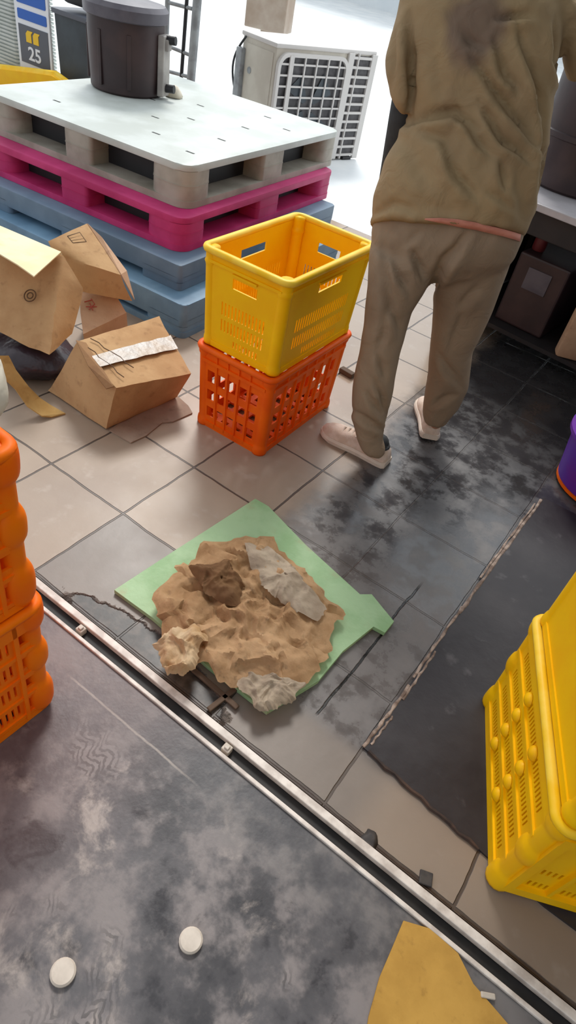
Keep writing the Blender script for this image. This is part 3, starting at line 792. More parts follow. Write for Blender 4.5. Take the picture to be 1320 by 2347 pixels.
# the taped carton
f0, r0, l0 = at(243, 986), at(404, 915), at(111, 898)
k0 = r0 + l0 - f0
F1, R1, L1, K1 = at(264, 888, .185), at(437, 856, .165), at(178, 782, .235), at(364, 726, .22)
t = empty('cardboard_box', 'taped brown cardboard box lying tilted on the tiles beside the crates', 'box', (f0.x, f0.y, 0)); o0 = Vector((f0.x, f0.y, 0))
bm = B(); hexa(bm, [p - o0 for p in (f0, r0, k0, l0)], [p - o0 for p in (F1, R1, K1, L1)], seed=3); obj('box_body', bm, M['carton'], t, 'yes')
def lerp(a, b, k): return a + (b - a) * k
n_top = (R1 - F1).cross(L1 - F1).normalized(); n_top = n_top if n_top.z > 0 else -n_top
def on_top(a, b, off=.004): return lerp(lerp(F1, R1, a), lerp(L1, K1, a), b) + n_top * off - o0
bm = B(); G_ = 16; rows = []
for k in range(G_ + 1):
    s = k / G_; rows.append([on_top(s, c_ + .02 * noise.noise(Vector((s * 6, c_ * 3, 1))), .0085 + .002 * noise.noise(Vector((s * 9, c_ * 5, 2)))) for c_ in (.40, .48, .56, .63)])
vv = [[bm.verts.new(p) for p in r] for r in rows]
for a_, b_ in zip(vv, vv[1:]):
    for i in range(3): bm.faces.new((a_[i], a_[i + 1], b_[i + 1], b_[i]))
n_l = (l0 - f0).cross(F1 - f0).normalized(); n_l = n_l if n_l.dot(Vector((-.3, -1, 0))) > 0 else -n_l
obj('tape_strip', bm, M['tape'], t, 'all')
# flap sticking out under its near side
bm = B(); panel(bm, [on_top(-.02, .0, .006), on_top(.05, .9, .008), on_top(-.03, .98, .012), on_top(-.09, .5, .0), on_top(-.08, .05, -.01)], .004)
obj('flap', bm, M['carton_dark'], t)
bm = B()
for s0, s1, c0_, c1_ in ((.03, .16, .8, .12), (.12, .34, .95, .25)):
    pts = [on_top(lerp(s0, s1, k / 6) + .015 * math.sin(k * 2.1), lerp(c0_, c1_, k / 6), .008) for k in range(7)]; tube(bm, pts, .0018, 5)
obj('crease', bm, M['ink'], t)
# the flattened sheet beneath it
pts = [at(u, v, .006) for u, v in ((250, 985), (300, 1014), (335, 998), (372, 968), (396, 966), (441, 946), (432, 930), (404, 905), (330, 930))]
bm = B(); panel(bm, pts, .005); tag(obj('cardboard_sheet', bm, M['sheet']), 'flattened grey-brown cardboard sheet under the taped box', 'cardboard')
# big open carton at left, resting on rubbish
zb_, zt_ = .155, .40
BR, TR = at(112, 815, zb_), at(144, 584, zt_)
bl_ = at(-90, 722, zb_ + .02); TL = at(-70, 488, zt_ + .03)
RB = at(166, 768, zb_ + .02); RT = at(187, 664, zt_ - .09)
kb = bl_ + RB - BR; kt = TL + (RT - TR) * 1.0
t = empty('cardboard_box', 'large open brown carton with a pale flap folded out, at the left', 'box', (BR.x, BR.y, 0)); o0 = Vector((BR.x, BR.y, 0))
bm = B(); hexa(bm, [p - o0 for p in (bl_, BR, RB, kb)], [p - o0 for p in (TL, TR, RT, kt)], seed=9, amp=.010); obj('box_body', bm, M['carton'], t, 'yes')
nfr = (BR - bl_).cross(TR - BR).normalized(); nfr = nfr if nfr.y < 0 else -nfr
bm = B(); panel(bm, [TL - o0 + nfr * .004, TR - o0 + nfr * .004, at(140, 577, zt_ + .01) - o0, at(78, 633, zt_ + .02) - o0, at(40, 606, zt_ + .03) - o0, at(-70, 540, zt_ + .045) - o0], .004); obj('flap', bm, M['carton_pale'], t)
pc = lerp(lerp(bl_, BR, .74), lerp(TL, TR, .74), .47) - o0 + nfr * .010
ex_ = (BR - bl_).normalized(); ez_ = nfr.cross(ex_).normalized()
bm = B()
for rr in (.022, .011):
    tube(bm, [pc + (ex_ * math.cos(2 * PI * k / 20) + ez_ * math.sin(2 * PI * k / 20)) * rr for k in range(21)], .0022, 6)
obj('printed_mark', bm, M['ink'], t)
# smaller tilted carton behind it
z3 = .33
T0, T1, T2, T3 = at(150, 588, z3), at(277, 630, z3 - .03), at(200, 513, z3 + .06), at(110, 553, z3 + .05)
u0, u1 = at(186, 669, z3 - .11), at(303, 690, z3 - .14)
dn_ = (u0 - T0); u2, u3 = T2 + dn_ * 1.1, T3 + dn_
T2b = at(224, 540, z3 + .04)
t = empty('cardboard_box', 'small brown carton tilted behind the large open carton', 'box', (u0.x, u0.y, 0)); o0 = Vector((u0.x, u0.y, 0))
bm = B(); hexa(bm, [p - o0 for p in (u0, u1, u2, u3)], [p - o0 for p in (T0, T1, T2, T3)], seed=5, amp=.004); obj('box_body', bm, M['carton'], t, 'yes')
n3 = (T1 - T0).cross(T3 - T0).normalized(); n3 = n3 if n3.z > 0 else -n3
bm = B(); panel(bm, [p - o0 + n3 * .004 for p in (T1, T2, lerp(T2, T2b, 1.0) + Vector((.02, 0, 0)), at(290, 622, z3 - .035), u1 + Vector((.012, 0, .01)))], .004); obj('flap', bm, M['carton_pink'], t)
def top3(a, b): return lerp(lerp(T0, T1, a), lerp(T3, T2, a), b) - o0 + n3 * .017
bm = B()
q = [top3(.36, .62), top3(.66, .62), top3(.66, .86), top3(.36, .86)]
for a_, b_ in zip(q, q[1:] + q[:1]): tube(bm, [a_, b_], .0022, 5)
for k in (1, 2): tube(bm, [lerp(q[0], q[3], k / 3), lerp(q[1], q[2], k / 3)], .0014, 5)
obj('printed_label', bm, M['ink'], t)
# pinkish carton under those two
zc = .13
a0, a1, a2, a3 = at(182, 668, zc + .05), at(268, 682, zc + .06), at(290, 717, zc), at(190, 766, zc - .02)
t = empty('cardboard_box', 'pinkish carton with red writing wedged under the tilted carton', 'box', (a3.x, a3.y, 0)); o0 = Vector((a3.x, a3.y, 0))
dpt = Vector((-.10, .12, -.02)); a0b = at(150, 700, zc + .03)
top = [a3, a2, a1, a0]
bm = B(); hexa(bm, [Vector((p.x - .02, p.y + .03, .0)) - o0 for p in top], [p - o0 for p in top], seed=6, amp=.003); obj('box_body', bm, M['carton_pink'], t, 'yes')
n4 = (a2 - a3).cross(a0 - a3).normalized(); n4 = n4 if n4.z > 0 else -n4
bm = B()
def q4(u, v): 
    s = at(u, v, zc + .02); d = ray(u, v); o_ = Vector((0, 0, HC)); tt = (a3 - o_).dot(n4) / d.dot(n4); return o_ + d * tt + n4 * .012 - o0
for l in (((193, 697), (212, 692)), ((203, 714), (216, 702), (208, 690)), ((196, 708), (221, 708)), ((212, 716), (205, 700))):
    tube(bm, [q4(*p) for p in l], .0022, 5)
obj('red_writing', bm, M['red_ink'], t)
# dark bag and rubbish under the big carton
bm = B(); c = at(85, 850, .06)
rs = []
for k in range(9):
    th = PI * k / 8; rs.append([Vector((c.x - .12, c.y + .06, .072)) + Vector((.20 * math.sin(th) * math.cos(2 * PI * q / 20), .15 * math.sin(th) * math.sin(2 * PI * q / 20), -.072 * math.cos(th))) if 0 < k < 8 else Vector((c.x - .12, c.y + .06, .072 - .072 * math.cos(th))) + Vector((.002 * math.cos(2 * PI * q / 20), .002 * math.sin(2 * PI * q / 20), 0)) for q in range(20)])
rings(bm, rs); bmesh.ops.subdivide_edges(bm, edges=bm.edges, cuts=1, use_grid_fill=True)
for v in bm.verts:
    v.co += noise.noise_vector(v.co * 13) * .018; v.co.z = min(max(v.co.z, .0), .148)
tag(obj('rubbish_bag', bm, M['bin_bag'], None, 'all'), 'dark plastic rubbish bag under the large open carton', 'bag')
# long strip of cardboard leaning out
bm = B()
cl = [((-25, 815), (20, 815), .20), ((5, 862), (37, 848), .15), ((34, 890), (66, 886), .10), ((62, 930), (92, 912), .05), ((96, 953), (116, 928), .02), ((118, 955), (150, 947), .006)]
rs = []
for a_, b_, z in cl:
    p, q = at(*a_, z), at(*b_, z); rs.append([p, q, q - Vector((0, 0, .005)), p - Vector((0, 0, .005))])
rings(bm, rs); tag(obj('cardboard_strip', bm, M['carton_strip'], None, 'yes'), 'long tan cardboard strip sloping down to the tiles at the left', 'cardboard')

# ------------------------------------------------------------------ green board and crumpled paper
gb = [at(u, v, .016) for u, v in ((262, 1352), (400, 1262), (585, 1143), (615, 1160), (700, 1248), (825, 1362), (852, 1362), (878, 1394), (903, 1424), (882, 1450), (856, 1436), (786, 1492), (730, 1560), (612, 1632), (480, 1530), (350, 1416))]
bm = B(); panel(bm, gb, .014)
tag(obj('foam_board', bm, M['green'], None), 'pale green board lying on the tiles under crumpled brown paper', 'board')
def crumple(name, px, z0, amp, m, lab, cat, seed, n=34, freq=9, cut=.93, group=None, fold=.0):
    """irregular sheet laid over its outline (pixels give only the outline's place on the floor)"""
    poly = [at(u, v, z0) for u, v in px]
    c = sum(poly, Vector()) / len(poly); bm = B(); NR = n // 2; NA = 120
    def edge(a):
        # radius of outline in direction a
        d = Vector((math.cos(a), math.sin(a), 0)); best = .02
        for p, q in zip(poly, poly[1:] + poly[:1]):
            e = q - p; den = d.x * e.y - d.y * e.x
            if abs(den) < 1e-9: continue
            w = p - c; t_ = (w.x * e.y - w.y * e.x) / den; s_ = (w.x * d.y - w.y * d.x) / den
            if t_ > 0 and -.001 <= s_ <= 1.001: best = max(best, t_)
        return best
    ctr_v = None; prev = None
    for k in range(1, NR + 1):
        ringv = []
        for j in range(NA):
            a = 2 * PI * j / NA; R_ = edge(a) * (1 + .10 * noise.noise(Vector((math.cos(a) * 4, math.sin(a) * 4, seed))) + .07 * noise.noise(Vector((math.cos(a) * 11, math.sin(a) * 11, seed)))) * k / NR
            p = Vector((c.x + R_ * math.cos(a), c.y + R_ * math.sin(a), 0))
            q = p * freq + Vector((seed, seed * 2, seed))
            q2 = q + noise.noise_vector(q * .8) * .5; h = .75 * noise.voronoi(q2)[0][0] + .42 * noise.voronoi(q2 * 2.2)[0][0] + .20 * noise.voronoi(q * 4.6)[0][0]
            edge_f = 1 - (k / NR) ** 4
            lift = z0 + .004 + amp * (h * (.35 + .65 * edge_f)) + fold * (k / NR) ** 3 * max(0, noise.noise(Vector((math.cos(a) * 1.7, math.sin(a) * 1.7, seed + 4))))
            off = noise.noise_vector(q * 1.4) * amp * .35; off.z = 0
            ringv.append(bm.verts.new(p + off + Vector((0, 0, lift))))
        if prev is None:
            ctr_v = bm.verts.new((c.x, c.y, z0 + amp * .6))
            for j in range(NA): bm.faces.new((ctr_v, ringv[j], ringv[(j + 1) % NA]))
        else:
            for j in range(NA): bm.faces.new((prev[j], ringv[j], ringv[(j + 1) % NA], prev[(j + 1) % NA]))
        prev = ringv
    r = bmesh.ops.solidify(bm, geom=bm.faces[:], thickness=.0025)
    for v in bm.verts: v.co.z = max(v.co.z, z0 * .2 + .001)
    return tag(obj(name, bm, m, None, 'yes'), lab, cat, group)
G1 = 'crumpled paper on the green board'
crumple('crumpled_paper', ((345, 1395), (400, 1310), (450, 1285), (540, 1255), (610, 1240), (690, 1310), (770, 1400), (770, 1450), (740, 1530), (650, 1600), (560, 1600), (460, 1545), (375, 1480)), .018, .072, M['kraft'],
        'large crumpled brown kraft paper spread over the green board', 'paper', 3.1, n=100, freq=11, group=G1, fold=.03)
crumple('crumpled_paper', ((352, 1500), (375, 1465), (430, 1440), (470, 1470), (450, 1530), (415, 1570), (380, 1560)), .045, .055, M['kraft_pale'],
        'pale torn paper wad at the left end of the brown kraft paper', 'paper', 8.4, n=44, freq=15, group=G1, fold=.04)
crumple('crumpled_paper', ((560, 1262), (610, 1250), (680, 1320), (750, 1400), (720, 1430), (650, 1400), (590, 1340)), .058, .042, M['greyfilm'],
        'pale greyish paper on the upper right part of the kraft paper', 'paper', 5.7, n=44, freq=10, group=G1, fold=.02)
crumple('crumpled_paper', ((430, 1305), (520, 1290), (560, 1350), (540, 1400), (470, 1370)), .066, .045, M['carton_dark'],
        'dark brown torn cardboard piece on top of the kraft paper', 'paper', 2.2, n=40, freq=13, group=G1, fold=.02)
crumple('crumpled_paper', ((540, 1580), (570, 1545), (640, 1550), (700, 1580), (650, 1625), (590, 1645)), .03, .045, M['greyfilm'],
        'pale greyish shredded paper at the lower corner of the green board', 'paper', 6.6, n=36, freq=17, group=G1, fold=.02)
# thin brown slats below the paper
for (p, q, lb) in (((440, 1530), (545, 1622), 'thin brown wooden slat sticking out below the kraft paper'), ((478, 1625), (540, 1578), 'short dark twig crossing the wooden slat below the kraft paper')):
    bm = B(); a_, b_ = at(*p, .012), at(*q, .010); d = (b_ - a_)
    box(bm, ((a_.x + b_.x) / 2, (a_.y + b_.y) / 2, .008), (d.length, .014 if 'slat' in lb else .006, .008), math.atan2(d.y, d.x), .002)
    tag(obj('wooden_slat', bm, M['darkwood' if 'slat' in lb else 'dark_brown']), lb, 'wood')

# ------------------------------------------------------------------ mats and scraps on the floor
t = empty('rubber_mat', 'wide black rubber mat with a frayed tan edge at the right', 'mat', (0, 0, 0))
mp = [at(u, v, .006) for u, v in ((832, 1712), (905, 1618), (1000, 1480), (1120, 1310), (1245, 1140))]
mp2 = [(2.2, mp[-1].y + .05), (2.2, .80), (.4, .775), (.26, .787), (.1, .805)]
bm = B(); poly = [(p.x, p.y) for p in mp] + mp2; prism(bm, poly, .0, .006); obj('sheet', bm, M['mat'], t)
bm = B()
for (s0, s1, dx, w_) in ((.0, .33, 0, .0055), (.36, .62, -.003, .005), (.28, .48, .007, .004), (.60, .99, 0, .0065), (.72, .97, -.010, .0045), (.03, .2, .011, .0035)):
    pts = []
    for k in range(13):
        s = lerp(s0, s1, k / 12) * (len(mp) - 1); i = min(int(s), len(mp) - 2); p = lerp(mp[i], mp[i + 1], s - i)
        pts.append(Vector((p.x + dx + .0015 * math.sin(k * 1.9), p.y, .007)))
    tube(bm, pts, [w_ * (.75 + .25 * math.sin(k * 2.9 + s0 * 9)) for k in range(13)], 6, flat=.5)
obj('frayed_edge', bm, M['wood'], t, 'yes')
bm = B(); pts = [Vector((.24 - k * .0255, .789 + k * .0026 + .003 * math.sin(k * 2.3), .004)) for k in range(13)]
tube(bm, pts, [.004 + .002 * abs(math.sin(k * 1.7)) for k in range(13)], 6); obj('brown_edge', bm, M['dark_brown'], t, 'yes')  # dark brown band along the near edge of the mat
for (u, v, lb) in ((145, 2230, 'round white plastic disc on the dark floor, left of the two discs'), (437, 2157, 'round white plastic disc on the dark floor, right of the two discs')):
    q = at(u, v); bm = B(); lathe(bm, [(.020, 0), (.0222, .003), (.0222, .009), (.019, .012), (.002, .0122)], n=24)
    o = obj('white_disc', bm, M['white_disc'], None, 'yes'); o.location = (q.x, q.y, -.002); tag(o, lb, 'disc', 'white discs on the floor')
oc = [at(u, v, .004) for u, v in ((925, 2110), (985, 2128), (1050, 2185), (1085, 2255), (1150, 2330), (1260, 2460), (1150, 2600), (820, 2500), (845, 2330), (870, 2240), (900, 2170))]
bm = B(); panel(bm, oc, .004)
tag(obj('ochre_sheet', bm, M['ochre']), 'torn ochre yellow cardboard sheet on the floor at the bottom edge', 'cardboard')
q = at(1118, 2282, .004); bm = B(); box(bm, (q.x, q.y, .003), (.028, .010, .008), .5, .002); tag(obj('paper_scrap', bm, M['white_disc']), 'tiny pale scrap beside the ochre sheet and the track', 'scrap')
q = at(975, 2014); bm = B(); box(bm, (q.x, q.y, .003), (.028, .028, .006), .35, .002); tag(obj('dark_chip', bm, M['stain']), 'small square dark chip on the pale tile by the track', 'chip')
q = at(845, 1930); bm = B(); lathe(bm, [(.018, 0), (.020, .0008), (.012, .0022), (.002, .003)], n=24, sx=.9, sy=1.3)
for v in bm.verts: d_ = noise.noise_vector(v.co * 70) * .007; v.co += Vector((d_.x, d_.y, 0))
o = obj('dirt_clump', bm, M['stain'], None, 'all'); o.location = (q.x, q.y, 0.001); tag(o, 'small flat dark dirt clump on the tile beside the track', 'dirt')
a_, b_ = at(782, 852), at(806, 866); bm = B(); d = b_ - a_
box(bm, ((a_.x + b_.x) / 2, (a_.y + b_.y) / 2, .012), (d.length + .01, .03, .022), math.atan2(d.y, d.x), .003); tag(obj('wood_block', bm, M['darkwood']), 'dark wooden offcut on the floor behind the crate stack', 'wood')

# ------------------------------------------------------------------ dark bench on the right
fl_, fr_ = at(1082, 800), at(1320, 930)
tl_ = at(1238, 463, .70)
brz = math.radians(-6)
t = empty('work_bench', 'dark bench with a pale grey top behind the person', 'bench', (-.98, 3.115, 0), brz)
BW, BD, BH = 2.05, .8, .70
bm = B(); box(bm, (BW / 2 - .02, BD / 2 - .02, BH - .015), (BW + .04, BD + .04, .03), bev=.004); obj('top', bm, M['tabletop'], t)
for (x_, y_) in ((.03, .03), (BW - .03, .03), (.03, BD - .03), (BW - .03, BD - .03)):
    bm = B(); box(bm, (x_, y_, (BH - .03) / 2), (.05, .05, BH - .03), bev=.004); obj('leg', bm, M['bench_dark'], t)
bm = B(); box(bm, (BW / 2, BD - .02, BH / 2), (BW - .06, .015, BH - .1)); obj('back_panel', bm, M['bench_dark'], t)
bm = B(); box(bm, (BW / 2, .02, BH - .085), (BW - .1, .02, .11), bev=.004); obj('apron', bm, M['bench_dark'], t)
bm = B(); box(bm, (.02, BD / 2, BH / 2), (.015, BD - .1, BH - .08)); obj('side_panel', bm, M['bench_dark'], t)
bm = B(); box(bm, (BW / 2, BD / 2, .10), (BW - .08, BD - .08, .02)); obj('shelf', bm, M['bench_dark'], t)
R6 = Matrix.Rotation(brz, 3, 'Z')
def bpt(x_, y_, z_=0): return Vector((-.98, 3.115, z_)) + R6 @ Vector((x_, y_, 0))
bm = B(); box(bm, (0, 0, .16), (.42, .5, .32), bev=.02); box(bm, (0, 0, .33), (.45, .53, .03), bev=.008); o = obj('storage_box', bm, M['navy'], None, 'yes'); o.location = bpt(.80, .45, .112); o.rotation_euler = (0, 0, brz); tag(o, 'navy blue storage box on the shelf under the bench', 'box')
bm = B(); box(bm, (0, 0, .17), (.26, .4, .34), bev=.01); box(bm, (0, -.2, .24), (.12, .01, .1), mi=1); o = obj('carton', bm, [M['brown_pl'], M['brown_lid']], None); o.location = bpt(.36, .32, .112); o.rotation_euler = (0, 0, brz); tag(o, 'dark brown carton on the shelf at the left end of the bench', 'box')
bm = B(); lathe(bm, [(.028, 0), (.032, .01), (.032, .08), (.02, .1), (.012, .12)], n=16); o = obj('red_can', bm, M['dull_red'], None, 'yes'); o.location = bpt(.27, .22, .4535); tag(o, 'small dull red can on the brown carton under the bench', 'can')
# brown tub on the bench
q = at(1330, 440, .7)
t = empty('plastic_tub', 'dark brown plastic tub standing on the bench beside the person', 'tub', (-.70, 3.53, .7005))
bm = B(); lathe(bm, [(.205, 0), (.22, .012), (.235, .20), (.245, .205), (.245, .225), (.237, .23), (.25, .62), (.24, .62), (.22, .02), (.01, .015)], n=36); obj('body', bm, M['brown_pl'], t, 'yes')
bm = B(); lathe(bm, [(.26, .61), (.27, .62), (.265, .645), (.23, .66), (.01, .665)], n=36); obj('lid', bm, M['brown_lid'], t, 'yes')
# pinkish packet on the bench shelf
pq = on_y(1318, 738, 3.16)
bm = B(); box(bm, (0, 0, .12), (.13, .07, .24), bev=.015); box(bm, (0, 0, .245), (.11, .03, .02), bev=.004); o = obj('packet', bm, M['carton_pink'], None, 'yes'); o.location = (pq.x + .045, pq.y - .03, .1105); o.rotation_euler = (0, 0, .4)
tag(o, 'pinkish packet at the right end of the shelf under the bench', 'packet')
# purple tub
q = at(1376, 1122)
t = empty('purple_basket', 'purple plastic basket with an orange foot ring at the right edge', 'basket', (q.x, q.y, .0068))
bm = B(); lathe(bm, [(.165, .012), (.18, .02), (.205, .20), (.222, .21), (.222, .225), (.20, .222), (.17, .03), (.01, .026)], n=40); obj('body', bm, M['purple'], t, 'yes')
bm = B(); lathe(bm, [(.168, 0), (.180, .004), (.180, .016), (.166, .02)], n=40); obj('foot_ring', bm, M['orange'], t, 'yes')

# ------------------------------------------------------------------ the person
person = empty('person', 'person in khaki shirt and trousers standing with their back turned, leaning forward', 'person', (-.60, 1.98, 0))
PO = person.location.copy()
def loc(p): return Vector(p) - PO
DEP = FH
def oval(L, R, depth, n=28, e=2.4, push=0.0, tilt=0.0):
    """horizontal-ish ring between two silhouette points"""
    c = (L + R) / 2 + DEP * push; ax = (R - L) / 2; out = []
    for k in range(n):
        a = 2 * PI * k / n; ca_, sa_ = math.cos(a), math.sin(a)
        sx = math.copysign(abs(ca_) ** (2 / e), ca_); sy_ = math.copysign(abs(sa_) ** (2 / e), sa_)
        out.append(c + ax * sx + DEP * depth * sy_ - Vector((0, 0, tilt * sy_)))
    return [loc(p) for p in out]
FK = [1.0]
def fold(bm, lines):
    """press soft creases (polylines given where they lie on the camera-facing side) into the cloth"""
    bm.normal_update(); nrm = {v: v.normal.copy() for v in bm.verts}
    for v in bm.verts:
        w = v.co + PO; d = (w - Vector((0, 0, HC))).normalized()
        if nrm[v].dot(d) > .15: continue
        u, vv_ = proj(w); disp = 0
        for pts, wd, dp in lines:
            best = 1e9; ns = len(pts) - 1; al = 0; sgn = 1
            wob = 10 * noise.noise(Vector((u / 45, vv_ / 45, pts[0][0])))
            for q_, ((x0, y0), (x1, y1)) in enumerate(zip(pts, pts[1:])):
                dx, dy = x1 - x0, y1 - y0; k = max(-.25 if q_ == 0 else 0, min(1.25 if q_ == ns - 1 else 1, ((u - x0) * dx + (vv_ - y0) * dy) / (dx * dx + dy * dy)))
                d2 = math.hypot(u - x0 - k * dx, vv_ - y0 - k * dy)
                if d2 < best: best = d2; al = (q_ + k) / ns; sgn = 1 if (dx * (vv_ - y0) - dy * (u - x0)) > 0 else -1
            taper = max(0, math.sin(PI * (al + .25) / 1.5)) ** 1.3
            g_ = (best * sgn + wob * .5) / (wd * (.75 + .5 * taper))
            if abs(g_) < 4: disp += taper * dp * FK[0] * (-math.exp(-(g_ * 1.25) ** 2) + .60 * math.exp(-((g_ - 1.5) / 1.3) ** 2))
        v.co += nrm[v] * (disp + .0035 * noise.noise(Vector((u / 60, vv_ / 110, 3))) + .0025 * noise.noise(Vector(((u + vv_ * .6) / 26, vv_ / 60, 7))))
D_ = dist_at
# trousers
FK[0] = 1.9
LEG_L = [((848, 560), (1000, 590), 1.985, .105), ((845, 620), (992, 635), 1.975, .105), ((838, 700), (945, 712), 1.955, .085), ((824, 800), (918, 812), 1.93, .074), ((812, 860), (905, 872), 1.915, .070), ((806, 915), (896, 925), 1.905, .066), ((808, 955), (884, 968), 1.90, .060), ((816, 992), (878, 1006), 1.888, .054), ((824, 1018), (884, 1032), 1.882, .050), ((832, 1030), (882, 1042), 1.880, .046)]
LEG_R = [((1000, 575), (1180, 560), 2.03, .110), ((996, 650), (1152, 645), 2.055, .105), ((993, 700), (1131, 705), 2.075, .092), ((986, 800), (1084, 802), 2.11, .076), ((976, 880), (1074, 884), 2.13, .068), ((971, 925), (1052, 932), 2.14, .06), ((969, 948), (1032, 955), 2.145, .055), ((971, 962), (1024, 970), 2.145, .05)]
HIP = [((868, 470), (1212, 490), 2.0, .115), ((850, 530), (1196, 548), 2.0, .125), ((850, 575), (1180, 585), 2.005, .120), ((866, 612), (1150, 620), 2.01, .09), ((900, 635), (1110, 640), 2.01, .05)]
bm = B()
for rows in (LEG_L, LEG_R): rings(bm, [oval(D_(*a_, t_), D_(*b_, t_), dp) for a_, b_, t_, dp in rows])
rings(bm, [oval(D_(*a_, t_), D_(*b_, t_), dp) for a_, b_, t_, dp in HIP])
bm = remesh(bm, .009, 10)
fold(bm, [(((992, 655), (1020, 600), (1062, 548)), 11, .014), (((945, 575), (972, 640)), 9, .010), (((905, 600), (938, 680)), 8, .009), (((893, 690), (915, 765)), 9, .009), (((868, 820), (884, 868)), 8, .008),
          (((842, 905), (882, 965)), 7, .010), (((862, 880), (890, 958)), 6, .009), (((815, 945), (874, 985)), 7, .010), (((1010, 815), (1052, 885)), 9, .008), (((1048, 705), (1092, 660)), 12, .006),
          (((880, 560), (890, 700), (870, 800)), 9, .006), (((990, 930), (1040, 905)), 7, .006), (((930, 560), (965, 530)), 8, .005), (((1060, 720), (1030, 800)), 10, .005)])
obj('trousers', bm, M['trousers'], person, 'all')
# shirt
FK[0] = 2.0
TOR = [((848, 516), (1197, 547), 2.005, .150), ((856, 450), (1222, 480), 2.01, .150), ((880, 372), (1244, 395), 2.02, .140), ((914, 312), (1256, 330), 2.035, .130), ((936, 262), (1262, 270), 2.05, .125), ((934, 200), (1270, 200), 2.065, .130), ((926, 140), (1280, 140), 2.08, .135), ((920, 80), (1288, 80), 2.095, .135), ((918, 10), (1290, 20), 2.11, .130), ((930, -50), (1284, -40), 2.13, .115), ((985, -92), (1240, -86), 2.15, .085), ((1050, -112), (1170, -108), 2.16, .065)]
SL_L = [((925, -50), (1000, -40), 2.12, .07), ((908, 40), (985, 40), 2.10, .075), ((892, 110), (960, 115), 2.08, .072), ((885, 170), (945, 180), 2.065, .066), ((893, 218), (944, 232), 2.055, .060), ((912, 246), (942, 254), 2.05, .05)]
SL_R = [((1225, -50), (1300, -45), 2.12, .07), ((1262, 30), (1338, 25), 2.12, .075), ((1282, 100), (1350, 95), 2.13, .070), ((1290, 150), (1356, 150), 2.14, .064), ((1300, 185), (1360, 182), 2.145, .055)]
bm = B()
rings(bm, [oval(D_(*a_, t_), D_(*b_, t_), dp, tilt=(.075, .065, .05, .035, .025)[i_] if i_ < 5 else .015) for i_, (a_, b_, t_, dp) in enumerate(TOR)])
for rows in (SL_L, SL_R): rings(bm, [oval(D_(*a_, t_), D_(*b_, t_), dp, e=2.0) for a_, b_, t_, dp in rows])
bm = remesh(bm, .009, 4)
fold(bm, [(((940, 282), (1000, 262), (1045, 255), (1082, 288)), 12, .016), (((1092, 150), (1150, 232), (1200, 292), (1226, 332)), 11, .013), (((1138, 105), (1160, 170), (1186, 206)), 10, .011), (((1190, 75), (1216, 150), (1240, 222), (1250, 300)), 10, .011),
          (((1022, 350), (1050, 405), (1088, 448)), 11, .012), (((1066, 285), (1120, 348)), 9, .010), (((1108, 250), (1152, 322), (1204, 360)), 9, .012), (((1150, 375), (1160, 435)), 10, .009), (((1244, 300), (1248, 380), (1236, 460)), 9, .012),
          (((938, 60), (942, 160), (938, 262)), 9, .014), (((1270, 60), (1272, 140), (1290, 205)), 8, .012), (((860, 490), (900, 468), (960, 488)), 9, .007), (((905, 90), (900, 180)), 7, .006), (((1140, 40), (1220, 36)), 10, .012), (((1060, 70), (1080, 100), (1112, 110)), 12, .008), (((930, 330), (980, 420)), 22, .006), (((1190, 400), (1196, 500)), 14, .006), (((960, 300), (1020, 320), (1060, 380)), 12, .006), (((1000, 120), (1010, 220)), 20, .004), (((1120, 440), (1180, 480)), 10, .006), (((1225, 170), (1236, 260)), 7, .009), (((960, 470), (1060, 490)), 16, .004)])
obj('shirt', bm, M['shirt'], person, 'all')
# darker damp patch high on the back
def damp_patch():
    t_ = M['shirt'].node_tree; pr_ = t_.nodes['Principled BSDF']; old = pr_.inputs['Base Color'].links[0].from_socket
    c_ = loc(dist_at(1088, 66, 1.972))
    tc_ = t_.nodes.new('ShaderNodeTexCoord'); nz_ = t_.nodes.new('ShaderNodeTexNoise'); nz_.inputs['Scale'].default_value = 14; t_.links.new(tc_.outputs['Object'], nz_.inputs['Vector'])
    vd = t_.nodes.new('ShaderNodeVectorMath'); vd.operation = 'DISTANCE'; vd.inputs[1].default_value = c_; t_.links.new(tc_.outputs['Object'], vd.inputs[0])
    ad = t_.nodes.new('ShaderNodeMath'); ad.operation = 'MULTIPLY_ADD'; t_.links.new(nz_.outputs[0], ad.inputs[0]); ad.inputs[1].default_value = .07; t_.links.new(vd.outputs['Value'], ad.inputs[2])
    mr = t_.nodes.new('ShaderNodeMapRange'); mr.interpolation_type = 'SMOOTHSTEP'; mr.inputs[1].default_value = .085; mr.inputs[2].default_value = .135; mr.inputs[3].default_value = .75; mr.inputs[4].default_value = 0
    t_.links.new(ad.outputs[0], mr.inputs[0])
    mx = t_.nodes.new('ShaderNodeMix'); mx.data_type = 'RGBA'; t_.links.new(mr.outputs[0], mx.inputs[0]); t_.links.new(old, mx.inputs[6]); mx.inputs[7].default_value = srgb(112, 94, 86); t_.links.new(mx.outputs[2], pr_.inputs['Base Color'])
damp_patch()
